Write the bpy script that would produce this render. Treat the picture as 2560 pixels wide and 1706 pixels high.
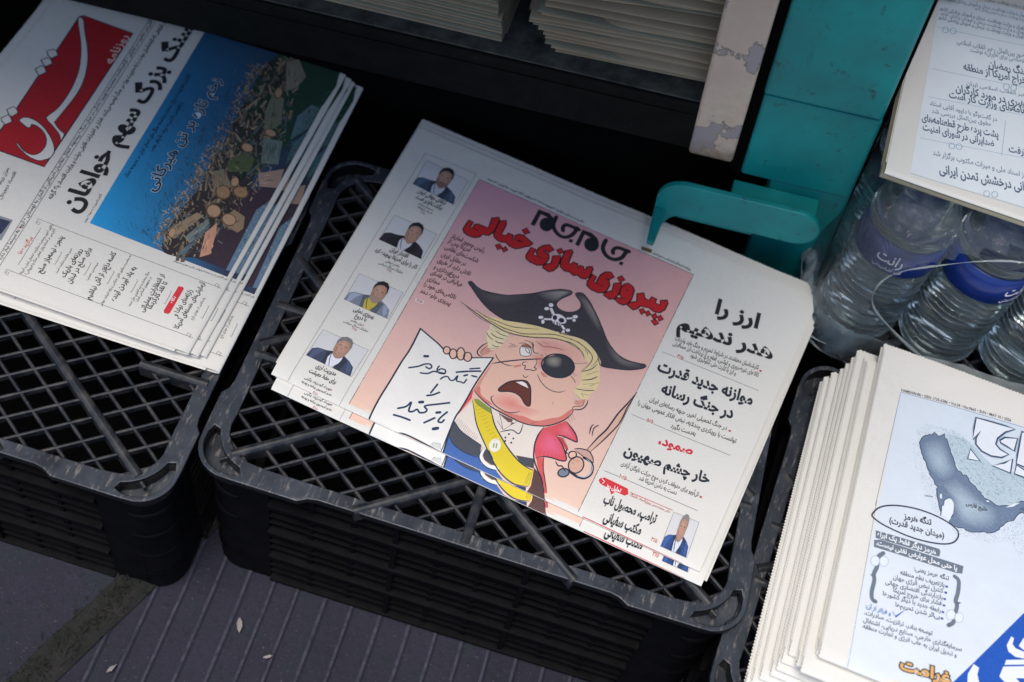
import bpy, bmesh, math, random
from mathutils import Vector, Matrix, Euler
from mathutils.geometry import tessellate_polygon
for o in list(bpy.data.objects): bpy.data.objects.remove(o)
SC = bpy.context.scene
COL = SC.collection
R = math.radians

# ---------------------------------------------------------------- camera, light, exposure
cam_d = bpy.data.cameras.new('camera'); cam = bpy.data.objects.new('camera', cam_d); COL.objects.link(cam)
cam_d.lens = 45.0; cam_d.sensor_width = 36.0; cam_d.clip_start = 0.01; cam_d.clip_end = 200
# rows: world x, y, z axes seen by the camera (right, up, back)
cam.matrix_world = Matrix(((0.95476476, -0.29546789, 0.03351089, 0.0), (0.26377408, 0.78949721, -0.55418173, 0.0), (0.13728615, 0.53795249, 0.83172089, 0.95), (0, 0, 0, 1)))
cam_d.dof.use_dof = True; cam_d.dof.focus_distance = 1.08; cam_d.dof.aperture_fstop = 3.6
SC.camera = cam
W = bpy.data.worlds.new('World'); SC.world = W; W.use_nodes = True
nt = W.node_tree
sky = nt.nodes.new('ShaderNodeTexSky'); sky.sky_type = 'NISHITA'; sky.sun_disc = False
SUN_EL, SUN_AZ = R(74), R(205)      # azimuth clockwise from +Y
sky.sun_elevation = SUN_EL; sky.sun_rotation = SUN_AZ; sky.air_density = 1.0; sky.dust_density = 2.0
bg = nt.nodes['Background']; bg.inputs['Strength'].default_value = 0.10
nt.links.new(sky.outputs[0], bg.inputs['Color'])
sun_d = bpy.data.lights.new('sun', 'SUN'); sun_d.energy = 1.5; sun_d.angle = R(32); sun_d.color = (1.0, 0.95, 0.87)
sun = bpy.data.objects.new('sun', sun_d); COL.objects.link(sun)
sdir = Vector((math.sin(SUN_AZ) * math.cos(SUN_EL), math.cos(SUN_AZ) * math.cos(SUN_EL), math.sin(SUN_EL)))
sun.rotation_euler = sdir.to_track_quat('Z', 'Y').to_euler(); sun.location = sdir * 6
vs = SC.view_settings; vs.view_transform = 'Standard'; vs.look = 'None'; vs.gamma = 1.0; vs.exposure = 0.76
SC.render.engine = 'CYCLES'
SC.cycles.max_bounces = 10; SC.cycles.transmission_bounces = 10; SC.cycles.transparent_max_bounces = 16
SC.cycles.use_denoising = True

# ---------------------------------------------------------------- helpers
def tag(o, label=None, cat=None, group=None, kind=None):
    if label: o['label'] = label
    if cat: o['category'] = cat
    if group: o['group'] = group
    if kind: o['kind'] = kind
    return o
def empty(name, loc=(0, 0, 0), rot=(0, 0, 0)):
    o = bpy.data.objects.new(name, None); COL.objects.link(o); o.location = loc; o.rotation_euler = rot; o.empty_display_size = .05
    return o
def link(name, me, parent=None):
    o = bpy.data.objects.new(name, me); COL.objects.link(o)
    if parent: o.parent = parent
    return o
def copy_tree(o, parent=None):
    c = o.copy(); COL.objects.link(c)
    if parent: c.parent = parent
    for ch in list(o.children): copy_tree(ch, c)
    return c
class MB:
    def __init__(s): s.v = []; s.f = []; s.sm = []
    def add(s, vs, fs, smooth=False):
        n = len(s.v); s.v += [tuple(v) for v in vs]
        for f in fs: s.f.append(tuple(i + n for i in f)); s.sm.append(smooth)
    def box(s, x0, x1, y0, y1, z0, z1):
        s.add([(x0,y0,z0),(x1,y0,z0),(x1,y1,z0),(x0,y1,z0),(x0,y0,z1),(x1,y0,z1),(x1,y1,z1),(x0,y1,z1)],
              [(3,2,1,0),(4,5,6,7),(0,1,5,4),(1,2,6,5),(2,3,7,6),(3,0,4,7)])
    def bar(s, a, b, w, z0, z1, ch=0.3):      # bar between two xy points, rounded top
        a = Vector(a); b = Vector(b); d = (b - a).normalized(); n = Vector((-d.y, d.x)) * w / 2
        prof = [(-1, z0), (-1, z1 - w * ch), (-.86, z1 - w * ch * .5), (-.5, z1 - w * ch * .12), (0, z1), (.5, z1 - w * ch * .12), (.86, z1 - w * ch * .5), (1, z1 - w * ch), (1, z0)]; m = len(prof)
        vs = [(p.x + n.x * u, p.y + n.y * u, z) for p in (a, b) for u, z in prof]
        s.add(vs, [(i, i + m, (i + 1) % m + m, (i + 1) % m) for i in range(m)] + [tuple(range(m)), tuple(range(2 * m - 1, m - 1, -1))])
    def prism(s, pts, y0, y1):               # xz outline extruded along y
        n = len(pts); s.add([(x, y0, z) for x, z in pts] + [(x, y1, z) for x, z in pts],
              [tuple(range(n)), tuple(range(2 * n - 1, n - 1, -1))] + [(i + n, (i + 1) % n + n, (i + 1) % n, i) for i in range(n)])
    def lathe(s, prof, seg=48, smooth=True):
        n = len(prof); vs = [(r * math.cos(2 * math.pi * k / seg), r * math.sin(2 * math.pi * k / seg), z) for r, z in prof for k in range(seg)]
        s.add(vs, [(i * seg + k, i * seg + (k + 1) % seg, (i + 1) * seg + (k + 1) % seg, (i + 1) * seg + k) for i in range(n - 1) for k in range(seg)], smooth)
    def tube(s, pts, r, seg=8):
        pts = [Vector(p) for p in pts]; vs = []
        for i, p in enumerate(pts):
            t = (pts[min(i + 1, len(pts) - 1)] - pts[max(i - 1, 0)]).normalized(); u = t.orthogonal().normalized() if i == 0 else (u - t * u.dot(t)).normalized(); w = t.cross(u)
            vs += [p + (u * math.cos(a) + w * math.sin(a)) * (r if not callable(r) else r(i)) for a in [2 * math.pi * k / seg for k in range(seg)]]
        n = len(pts); s.add(vs, [(i * seg + k, i * seg + (k + 1) % seg, (i + 1) * seg + (k + 1) % seg, (i + 1) * seg + k) for i in range(n - 1) for k in range(seg)] + [tuple(range(seg - 1, -1, -1)), tuple(range((n - 1) * seg, n * seg))], True)
    def mesh(s, name, mat):
        me = bpy.data.meshes.new(name); me.from_pydata(s.v, [], s.f); me.update()
        me.polygons.foreach_set('use_smooth', s.sm)
        if mat: me.materials.append(mat)
        return me
    def build(s, name, mat, parent=None, bevel=0):
        o = link(name, s.mesh(name, mat), parent)
        if bevel:
            m = o.modifiers.new('bevel', 'BEVEL'); m.width = bevel; m.segments = 2; m.limit_method = 'ANGLE'; m.angle_limit = R(40)
        return o

# ---------------------------------------------------------------- materials
def lin(h):
    c = [int(v) / 255 for v in h.split(',')]
    return tuple(x / 12.92 if x <= .04045 else ((x + .055) / 1.055) ** 2.4 for x in c)
def mat(name, base, rough=.6, **kw):
    m = bpy.data.materials.new(name); m.use_nodes = True; b = m.node_tree.nodes['Principled BSDF']
    b.inputs['Base Color'].default_value = (*base, 1); b.inputs['Roughness'].default_value = rough
    for k, v in kw.items(): b.inputs[k].default_value = v
    return m
class N:
    def __init__(s, m): s.t = m.node_tree; s.b = s.t.nodes['Principled BSDF']; s.tc = s.t.nodes.new('ShaderNodeTexCoord')
    def node(s, ty, **kw):
        n = s.t.nodes.new(ty)
        for k, v in kw.items(): setattr(n, k, v)
        return n
    def noise(s, scale, detail=6, rough=.6, vec=None, stretch=None):
        n = s.node('ShaderNodeTexNoise'); n.inputs['Scale'].default_value = scale; n.inputs['Detail'].default_value = detail; n.inputs['Roughness'].default_value = rough
        src = vec or s.tc.outputs['Object']
        if stretch:
            mp = s.node('ShaderNodeMapping'); mp.inputs['Scale'].default_value = stretch; s.t.links.new(src, mp.inputs['Vector']); src = mp.outputs[0]
        s.t.links.new(src, n.inputs['Vector']); return n.outputs['Fac']
    def ramp(s, fac, a, b, ca=(0, 0, 0), cb=(1, 1, 1)):
        r = s.node('ShaderNodeValToRGB'); e = r.color_ramp.elements; e[0].position = a; e[1].position = b; e[0].color = (*ca, 1); e[1].color = (*cb, 1)
        s.t.links.new(fac, r.inputs[0]); return r.outputs[0]
    def mix(s, fac, a, b, mode='MIX'):
        x = s.node('ShaderNodeMix', data_type='RGBA', blend_type=mode)
        for i, v in ((0, fac), (6, a), (7, b)):
            if isinstance(v, (int, float)): x.inputs[i].default_value = v
            elif isinstance(v, tuple): x.inputs[i].default_value = (*v, 1)
            else: s.t.links.new(v, x.inputs[i])
        return x.outputs[2]
    def bump(s, h, strength=.3, dist=.001):
        n = s.node('ShaderNodeBump'); n.inputs['Strength'].default_value = strength; n.inputs['Distance'].default_value = dist
        s.t.links.new(h, n.inputs['Height']); s.t.links.new(n.outputs[0], s.b.inputs['Normal'])
    def col(s, c): s.t.links.new(c, s.b.inputs['Base Color'])
    def rough(s, c): s.t.links.new(c, s.b.inputs['Roughness'])
def paper_mat(name, a, b):
    m = mat(name, a, .9); n = N(m); f = n.noise(9, 4); g = n.noise(900, 3, .7)
    c = n.mix(n.ramp(f, .35, .7), a, b); c = n.mix(n.ramp(g, .3, .75), n.mix(.94, (0, 0, 0), c), c)
    br = n.node('ShaderNodeTexBrick'); br.inputs['Scale'].default_value = 18; br.inputs['Row Height'].default_value = .055; br.inputs['Brick Width'].default_value = 1.1; br.inputs['Mortar Size'].default_value = .014; br.inputs['Color1'].default_value = br.inputs['Color2'].default_value = (0, 0, 0, 1); br.inputs['Mortar'].default_value = (1, 1, 1, 1); n.t.links.new(n.tc.outputs['Object'], br.inputs['Vector'])
    gh = n.mix(1.0, n.ramp(n.noise(260, 2, .5, stretch=(1, .35, 1)), .5, .6), br.outputs['Color'], 'SUBTRACT'); gh = n.mix(1.0, gh, n.ramp(n.noise(5, 2), .5, .62), 'MULTIPLY'); c = n.mix(gh, c, n.mix(.955, (.05, .06, .1), c))
    n.col(c); n.bump(n.noise(30, 6, .62), .45, .002)
    m.node_tree.nodes['Principled BSDF'].inputs['Specular IOR Level'].default_value = .15
    return m
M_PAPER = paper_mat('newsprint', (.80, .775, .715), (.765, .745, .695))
M_PAPER2 = paper_mat('shaded_newsprint', (.20, .19, .14), (.29, .28, .21))  # beige newsprint, darkened for the shade on overlapped copies
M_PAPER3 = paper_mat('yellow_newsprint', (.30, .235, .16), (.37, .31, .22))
M_INK = mat('printing_ink', (.1, .1, .1), .8); _n = N(M_INK)
_at = _n.node('ShaderNodeAttribute', attribute_name='ink'); _g = _n.noise(1100, 3, .75); _g2 = _n.noise(40, 4)
_c = _n.mix(_n.ramp(_g, .30, .72), _n.mix(.965, (1, 1, 1), _at.outputs['Color']), _at.outputs['Color']); _c = _n.mix(_n.ramp(_g2, .2, .8), _n.mix(.93, (0, 0, 0), _c), _c); _n.col(_c)
_n.b.inputs['Specular IOR Level'].default_value = .2; _n.bump(_n.noise(30, 6, .62), .45, .002)
M_PLAS = mat('black_plastic', (.012, .014, .018), .42); _n = N(M_PLAS)
_d = _n.noise(60, 8, .7); _d2 = _n.noise(18, 4); _s = _n.noise(240, 4, .7, stretch=(1, .25, 1))
_ge = _n.node('ShaderNodeNewGeometry'); _sx = _n.node('ShaderNodeSeparateXYZ'); _n.t.links.new(_ge.outputs['Normal'], _sx.inputs[0])
_up = _n.ramp(_sx.outputs['Z'], .35, .9)
_dust_sheen = _n.mix(_n.ramp(_d2, .3, .75), (.008, .011, .018), (.055, .066, .085)); _dust_sheen = _n.mix(_n.ramp(_s, .54, .70), _dust_sheen, (.19, .17, .16))  # dust and scratches, plus bluish sky sheen painted on upward faces
_c = _n.mix(_n.ramp(_d, .35, .7), (.0025, .003, .0045), (.006, .006, .009)); _n.col(_n.mix(_up, _c, _dust_sheen)); _n.rough(_n.ramp(_d, .3, .7, (.32,) * 3, (.55,) * 3)); _n.bump(_d, .2, .0006)
M_WALL = mat('matt_shaded_plastic', (.003, .003, .004), .6, **{'Specular IOR Level': .12}); _n = N(M_WALL); _n.col(_n.mix(_n.ramp(_n.noise(50, 7, .7), .4, .72), (.0015, .0015, .002), (.005, .0045, .006)))  # crate plastic again, darkened and dulled for shaded walls and interior
M_RIB = mat('rib_plastic', (.01, .012, .016), .40); _n = N(M_RIB); _d = _n.noise(70, 7, .7); _n.col(_n.mix(_n.ramp(_d, .42, .75), (.010, .013, .019), (.075, .068, .066))); _n.bump(_d, .25, .0005)
M_TEAL = mat('teal_paint', (.0, .21, .22), .5); _n = N(M_TEAL); _a = _n.noise(14, 6); _b = _n.noise(75, 6, .7); _v = _n.noise(30, 8, .75)
_c = _n.mix(_n.ramp(_a, .35, .7), (.0, .185, .19), (.0, .29, .29)); _c = _n.mix(_n.ramp(_b, .60, .68), _c, (.012, .075, .08)); _c = _n.mix(_n.ramp(_n.noise(60, 7, .8, stretch=(1, 1, .12)), .62, .70), _c, (.0, .12, .125)); _c = _n.mix(_n.ramp(_n.noise(48, 8, .8), .69, .715), _c, (.05, .028, .015)); _c = _n.mix(_n.ramp(_v, .70, .73), _c, (.05, .34, .33)); _n.col(_c); _n.bump(_b, .35, .0008); _n.rough(_n.ramp(_a, .3, .7, (.4,) * 3, (.62,) * 3))
M_CREAM = mat('cream_paint', (.64, .52, .40), .6); _n = N(M_CREAM); _a = _n.noise(22, 5, .55); _b = _n.noise(120, 6, .7); _h = _n.noise(7, 4)
_c = _n.mix(_n.ramp(_b, .4, .75), (.62, .50, .38), (.70, .60, .47)); _c = _n.mix(_n.ramp(_h, .45, .6), _c, (.60, .46, .38)); _pe = _n.ramp(_a, .585, .60)
_c = _n.mix(_pe, _c, _n.mix(_n.noise(40, 3, stretch=(3, 3, .4)), (.33, .34, .31), (.42, .33, .36)))
_rim = _n.ramp(_a, .572, .586); _e = _n.mix(_pe, _rim, (0, 0, 0)); _c = _n.mix(_e, _c, (.19, .18, .16))
_sx = _n.node('ShaderNodeSeparateXYZ'); _n.t.links.new(_n.tc.outputs['Object'], _sx.inputs[0])
_z = _n.node('ShaderNodeMath', operation='ADD'); _n.t.links.new(_sx.outputs['Z'], _z.inputs[0]); _m2 = _n.node('ShaderNodeMath', operation='MULTIPLY'); _n.t.links.new(_n.noise(90, 6, .7), _m2.inputs[0]); _m2.inputs[1].default_value = .05; _n.t.links.new(_m2.outputs[0], _z.inputs[1])
_c = _n.mix(_n.ramp(_z.outputs[0], .012, .03, (1, 1, 1), (0, 0, 0)), _c, (.30, .22, .15)); _c = _n.mix(_n.ramp(_z.outputs[0], .002, .007, (1, 1, 1), (0, 0, 0)), _c, (.012, .035, .008)); _n.col(_c); _n.bump(_pe, .3, .0006)
M_DARK = mat('dark_painted_metal', (.012, .014, .013), .7, **{'Specular IOR Level': .15}); _n = N(M_DARK); _a = _n.noise(40, 8, .7); _b = _n.noise(260, 3, .6)
_c = _n.mix(_n.ramp(_a, .4, .7), (.003, .004, .0035), (.008, .009, .008)); _n.col(_n.mix(_n.ramp(_b, .74, .76), _c, (.25, .24, .2))); _n.bump(_a, .3, .0008)
M_SHTOP = mat('dusty_shelf', (.06, .065, .06), .85); _n = N(M_SHTOP); _a = _n.noise(55, 8, .7); _n.col(_n.mix(_n.ramp(_a, .35, .65), (.018, .020, .018), (.085, .09, .08)))
M_VOID = mat('deep_shade_black', (.002, .002, .002), .95, **{'Specular IOR Level': .05}); _n = N(M_VOID); _n.col(_n.mix(_n.noise(20, 4), (.001, .001, .001), (.003, .003, .003)))  # near black in place of deep shade in voids and crate interiors
M_STONE = mat('grooved_paving_stone', (.03, .03, .045), .8); _n = N(M_STONE); _a = _n.noise(6, 5); _b = _n.noise(150, 5, .75); _k = _n.noise(420, 3, .7); _gr = _n.noise(25, 4)
_c = _n.mix(_n.ramp(_a, .3, .7), (.007, .007, .017), (.017, .016, .032)); _c = _n.mix(_n.ramp(_gr, .55, .75), _c, (.009, .016, .021)); _c = _n.mix(_n.ramp(_b, .56, .66), _c, (.006, .006, .012)); _c = _n.mix(_n.ramp(_k, .64, .72), _c, (.10, .09, .095)); _n.col(_c); _n.bump(_b, .6, .002)
M_STONE_E = mat('worn_stone_ridge', (.07, .065, .075), .85); _n = N(M_STONE_E); _n.col(_n.mix(_n.ramp(_n.noise(120, 5, .7), .35, .7), (.016, .016, .030), (.060, .056, .078)))
M_MOSS = mat('mossy_grit', (.06, .06, .03), .95); _n = N(M_MOSS); _a = _n.noise(160, 6, .75); _b = _n.noise(30, 4); _c = _n.mix(_n.ramp(_b, .35, .65), (.010, .014, .009), (.026, .023, .022)); _n.col(_n.mix(_n.ramp(_a, .62, .7), _c, (.12, .11, .07))); _n.bump(_a, .9, .004)
M_WATER = mat('bottled_water', (.84, .96, .97), .02, **{'Transmission Weight': .96, 'IOR': 1.38})
M_LABEL = mat('blue_bottle_label', (.010, .030, .20), .28); _n = N(M_LABEL); _n.col(_n.mix(_n.noise(60, 5), (.004, .018, .14), (.010, .040, .25)))
M_WHITE = mat('white_print', (.8, .82, .85), .5); _n = N(M_WHITE); _n.col(_n.mix(_n.noise(300, 3), (.7, .73, .78), (.85, .86, .88)))
M_CAP = mat('bottle_cap', (.02, .10, .42), .35); _n = N(M_CAP); _n.col(_n.mix(_n.noise(50, 3), (.015, .08, .36), (.03, .13, .48)))
def film(name, streak, op):
    m = bpy.data.materials.new(name); m.use_nodes = True; t = m.node_tree; t.nodes.clear()
    L = t.links.new; o = t.nodes.new('ShaderNodeOutputMaterial'); tr = t.nodes.new('ShaderNodeBsdfTransparent'); tr.inputs[0].default_value = (.92, .96, .97, 1)
    gl = t.nodes.new('ShaderNodeBsdfGlossy'); gl.inputs['Roughness'].default_value = .09; di = t.nodes.new('ShaderNodeBsdfDiffuse'); di.inputs[0].default_value = (.62, .70, .72, 1)
    tc = t.nodes.new('ShaderNodeTexCoord'); mp = t.nodes.new('ShaderNodeMapping'); mp.inputs['Scale'].default_value = streak; L(tc.outputs['Object'], mp.inputs[0])
    no = t.nodes.new('ShaderNodeTexNoise'); no.noise_type = 'RIDGED_MULTIFRACTAL'; no.inputs['Scale'].default_value = 14; no.inputs['Detail'].default_value = 8; no.inputs['Roughness'].default_value = .65; no.inputs['Distortion'].default_value = 1.2; L(mp.outputs[0], no.inputs['Vector'])
    bp = t.nodes.new('ShaderNodeBump'); bp.inputs['Strength'].default_value = .7; bp.inputs['Distance'].default_value = .012; vo = t.nodes.new('ShaderNodeTexNoise'); vo.inputs['Scale'].default_value = 75; vo.inputs['Detail'].default_value = 4; vo.inputs['Distortion'].default_value = 2.5; L(mp.outputs[0], vo.inputs['Vector']); ad = t.nodes.new('ShaderNodeMath'); ad.operation = 'MULTIPLY_ADD'; L(vo.outputs['Fac'], ad.inputs[0]); ad.inputs[1].default_value = .45; L(no.outputs['Fac'], ad.inputs[2]); L(ad.outputs[0], bp.inputs['Height']); L(bp.outputs[0], gl.inputs['Normal'])
    r = t.nodes.new('ShaderNodeValToRGB'); r.color_ramp.elements[0].position = .45; r.color_ramp.elements[1].position = .95; r.color_ramp.elements[0].color = (op, op, op, 1); r.color_ramp.elements[1].color = (op + .45, op + .45, op + .45, 1); L(no.outputs['Fac'], r.inputs[0])
    fr = t.nodes.new('ShaderNodeFresnel'); fr.inputs['IOR'].default_value = 1.5; L(bp.outputs[0], fr.inputs['Normal'])
    m1 = t.nodes.new('ShaderNodeMixShader'); m2 = t.nodes.new('ShaderNodeMixShader'); L(r.outputs[0], m1.inputs[0]); L(tr.outputs[0], m1.inputs[1]); L(di.outputs[0], m1.inputs[2]); L(fr.outputs[0], m2.inputs[0]); L(m1.outputs[0], m2.inputs[1]); L(gl.outputs[0], m2.inputs[2]); L(m2.outputs[0], o.inputs[0])
    return m
M_FILM = film('shrink_wrap_film', (1, 1, .45), .05)
M_HEM = film('gathered_film_edge', (1, 1, 1), .38)
# ---------------------------------------------------------------- Persian lettering (contextual letter forms, right to left)
_F = {'آ':'ﺁﺂ','ا':'ﺍﺎ','أ':'ﺃﺄ','ب':'ﺏﺐﺑﺒ','پ':'ﭖﭗﭘﭙ','ت':'ﺕﺖﺗﺘ','ث':'ﺙﺚﺛﺜ','ج':'ﺝﺞﺟﺠ','چ':'ﭺﭻﭼﭽ','ح':'ﺡﺢﺣﺤ','خ':'ﺥﺦﺧﺨ','د':'ﺩﺪ','ذ':'ﺫﺬ','ر':'ﺭﺮ','ز':'ﺯﺰ','ژ':'ﮊﮋ','س':'ﺱﺲﺳﺴ','ش':'ﺵﺶﺷﺸ','ص':'ﺹﺺﺻﺼ','ض':'ﺽﺾﺿﻀ','ط':'ﻁﻂﻃﻄ','ظ':'ﻅﻆﻇﻈ','ع':'ﻉﻊﻋﻌ','غ':'ﻍﻎﻏﻐ','ف':'ﻑﻒﻓﻔ','ق':'ﻕﻖﻗﻘ','ک':'ﮎﮏﮐﮑ','گ':'ﮒﮓﮔﮕ','ل':'ﻝﻞﻟﻠ','م':'ﻡﻢﻣﻤ','ن':'ﻥﻦﻧﻨ','و':'ﻭﻮ','ه':'ﻩﻪﻫﻬ','ی':'ﯼﯽﯾﯿ','ئ':'ﺉﺊﺋﺌ'}
_LA = {'ا': 'ﻻﻼ', 'آ': 'ﻵﻶ'}
def shape(s):
    out = []; i = 0; joined = False
    while i < len(s):
        c = s[i]
        if c in _F:
            f = _F[c]
            if c == 'ل' and i + 1 < len(s) and s[i + 1] in _LA:
                out.append(_LA[s[i + 1]][1 if joined else 0]); joined = False; i += 2; continue
            nx = i + 1 < len(s) and s[i + 1] in _F and len(f) == 4
            out.append(f[(3 if joined else 2) if nx else (1 if joined else 0)]); joined = nx
        elif c == '\u200c': joined = False
        else: out.append(c); joined = False
        i += 1
    # visual order: reverse, keep digit runs and Latin runs left to right
    res = []; k = 0; t = ''.join(out)
    if not any(ch in 'ﺍﺎ' or '\ufb50' <= ch <= '\ufefc' for ch in t): return t
    t = t[::-1].translate(str.maketrans('()«»', ')(»«'))
    while k < len(t):
        if t[k].isdigit():
            j = k
            while j < len(t) and (t[j].isdigit() or t[j] == '/'): j += 1
            res.append(t[k:j][::-1]); k = j
        else: res.append(t[k]); k += 1
    return ''.join(res)
_cache = {}
def contours(txt, res):
    cu = bpy.data.curves.new('lettering', 'FONT'); cu.body = shape(txt); cu.resolution_u = res; cu.fill_mode = 'NONE'
    ob = bpy.data.objects.new('lettering', cu); COL.objects.link(ob)
    dg = bpy.context.evaluated_depsgraph_get(); ev = ob.evaluated_get(dg); me = ev.to_mesh()
    co = [(v.co.x, v.co.y) for v in me.vertices]; nxt = {}; prv = {}
    for e in me.edges:
        i, j = e.vertices
        nxt.setdefault(i, []).append(j); nxt.setdefault(j, []).append(i)
    seen = set(); loops = []
    for i in range(len(co)):
        if i in seen or i not in nxt: continue
        lp = [i]; seen.add(i); k = min(nxt[i])        # vertices are stored in running order: i, i+1, ...
        while k not in seen:
            lp.append(k); seen.add(k); c = [q for q in nxt[k] if q not in seen]
            if not c: break
            k = min(c)
        p = []
        for q in lp:
            if not p or math.dist(p[-1], co[q]) > 1e-4: p.append(co[q])
        if len(p) > 2 and math.dist(p[0], p[-1]) < 1e-4: p.pop()
        if len(p) > 2: loops.append(p)
    ev.to_mesh_clear(); bpy.data.objects.remove(ob); bpy.data.curves.remove(cu)
    return loops
def area(p): return .5 * sum(p[i - 1][0] * p[i][1] - p[i][0] * p[i - 1][1] for i in range(len(p)))
def inside(q, p):
    r = False
    for i in range(len(p)):
        (x0, y0), (x1, y1) = p[i - 1], p[i]
        if (y0 > q[1]) != (y1 > q[1]) and q[0] < (x1 - x0) * (q[1] - y0) / (y1 - y0) + x0: r = not r
    return r
def grow(p, d, s):                      # move an outline outwards by d (s = +1 counter clockwise outline)
    o = []; n = len(p)
    for i in range(n):
        a, b, c = p[i - 1], p[i], p[(i + 1) % n]; u = (b[0] - a[0], b[1] - a[1]); v = (c[0] - b[0], c[1] - b[1]); lu = math.hypot(*u) or 1; lv = math.hypot(*v) or 1
        nx = u[1] / lu + v[1] / lv; ny = -u[0] / lu - v[0] / lv; l = math.hypot(nx, ny) or 1; k = min(1.4, 2 / l) * d * s / l
        o.append((b[0] + nx * k, b[1] + ny * k))
    return o
def glyphs(txt, offset, res):
    key = (txt, offset, res)
    if key not in _cache:
        lp = contours(txt, res); vs = []; fs = []
        if lp:
            ar = [area(p) for p in lp]; own = {}
            for i, p in enumerate(lp):          # a hole lies inside an outline that runs the other way round
                best = None
                for j, q in enumerate(lp):
                    if j != i and abs(ar[j]) > abs(ar[i]) and inside(p[0], q) and inside(p[len(p) // 2], q) and (best is None or abs(ar[j]) < abs(ar[best])): best = j
                if best is not None and ar[best] * ar[i] < 0: own[i] = best
            for k, p in enumerate(lp):
                if k in own: continue
                sg = 1 if ar[k] > 0 else -1; z = .10 * (k % 7); polys = [grow(p, offset, sg)]
                for i in [i for i in own if own[i] == k]:
                    g = grow(lp[i], offset, sg)
                    if area(g) * sg < 0 and abs(area(g)) > .18 * abs(ar[i]): polys.append(g)
                tri = tessellate_polygon([[Vector((x, y, 0)) for x, y in q] for q in polys]); n = len(vs)
                vs += [Vector((x, y, z)) for q in polys for x, y in q]; fs += [tuple(i + n for i in f) for f in tri]
        _cache[key] = (vs, fs)
    return _cache[key]
def smooth(p, closed, k=4):
    n = len(p); o = []
    if n < 3: return list(p)
    for i in range(n if closed else n - 1):
        a, b, c, d = (p[(i - 1) % n], p[i], p[(i + 1) % n], p[(i + 2) % n]) if closed else (p[max(i - 1, 0)], p[i], p[i + 1], p[min(i + 2, n - 1)])
        for j in range(k):
            t = j / k
            o.append(tuple(.5 * (2 * b[m] + (c[m] - a[m]) * t + (2 * a[m] - 5 * b[m] + 4 * c[m] - d[m]) * t * t + (3 * b[m] - a[m] - 3 * c[m] + d[m]) * t ** 3) for m in (0, 1)))
    if not closed: o.append(p[-1])
    return o
def pts_of(s, k=1e-4):
    a = list(map(int, s.split())); o = []; x = y = 0
    for i in range(0, len(a), 2): x += a[i]; y += a[i + 1]; o.append((x * k, y * k))
    return o
class Print:
    """flat artwork collected in page coordinates (metres, x right, y up), later laid onto a sheet"""
    def __init__(s): s.v = []; s.f = []; s.c = []; s.cut = []
    def poly(s, vs, fs, cols, cut):
        n = len(s.v); s.v += vs
        for f in fs: s.f.append(tuple(i + n for i in f)); s.c.append([cols[i] for i in f] if isinstance(cols, list) else [cols] * len(f)); s.cut.append(cut)
    def fill(s, p, L, c):
        tri = tessellate_polygon([[Vector((x, y, 0)) for x, y in p]]); s.poly([(x, y, L) for x, y in p], tri, c, True)
    def stroke(s, p, w, L, c, closed, taper, sm):
        if sm: p = smooth(p, closed)
        q = []
        n = len(p)
        for i in range(n if closed else n - 1):
            a = p[i]; b = p[(i + 1) % n]; m = max(1, int(math.dist(a, b) / .008))
            for j in range(m): q.append((a[0] + (b[0] - a[0]) * j / m, a[1] + (b[1] - a[1]) * j / m))
        if not closed: q.append(p[-1])
        p = q; n = len(p); vs = []
        for i in range(n):
            a = p[(i - 1) % n] if closed else p[max(i - 1, 0)]; b = p[(i + 1) % n] if closed else p[min(i + 1, n - 1)]
            d = math.dist(a, b) or 1; nx, ny = -(b[1] - a[1]) / d, (b[0] - a[0]) / d; t = i / max(1, n - 1)
            k = w / 2 * ((.35 + .65 * min(1, 5 * t, 5 * (1 - t))) if taper and not closed else 1)
            vs += [(p[i][0] + nx * k, p[i][1] + ny * k, L), (p[i][0] - nx * k, p[i][1] - ny * k, L)]
        s.poly(vs, [(2 * i, 2 * i + 1, 2 * ((i + 1) % n) + 1, 2 * ((i + 1) % n)) for i in range(n if closed else n - 1)], c, False)
        if not closed and not taper and w > .0006:
            for e in (p[0], p[-1]):
                if sm: s.poly([(e[0] + w / 2 * math.cos(a), e[1] + w / 2 * math.sin(a), L) for a in [math.pi * k / 5 for k in range(10)]], [tuple(range(10))], c, False)
    def text(s, txt, x0, y0, x1, y1, h, bold, L, c, extra=0, size=1):
        off = {0: .017, 1: .028, 2: .042}[bold]
        base = glyphs(txt, off, 2 if h < .004 else 4)
        vs, fs = glyphs(txt, off + extra, 2 if h < .004 else 4) if extra else base
        if not base[0]: return
        a = min(v.x for v in base[0]); b = max(v.x for v in base[0]); d = Vector((x1 - x0, y1 - y0)); w = d.length; ux = d / w; uy = Vector((-ux.y, ux.x))
        sx = w / (b - a); sy = h / .71
        if sx > sy * 1.5: sy = sx / 1.5
        if sy > sx * 1.9: sy = sx * 1.9
        s.poly([(x0 + ux.x * (v.x - a) * sx + uy.x * v.y * sy, y0 + ux.y * (v.x - a) * sx + uy.y * v.y * sy, L + v.z) for v in vs], fs, c, False)
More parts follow.
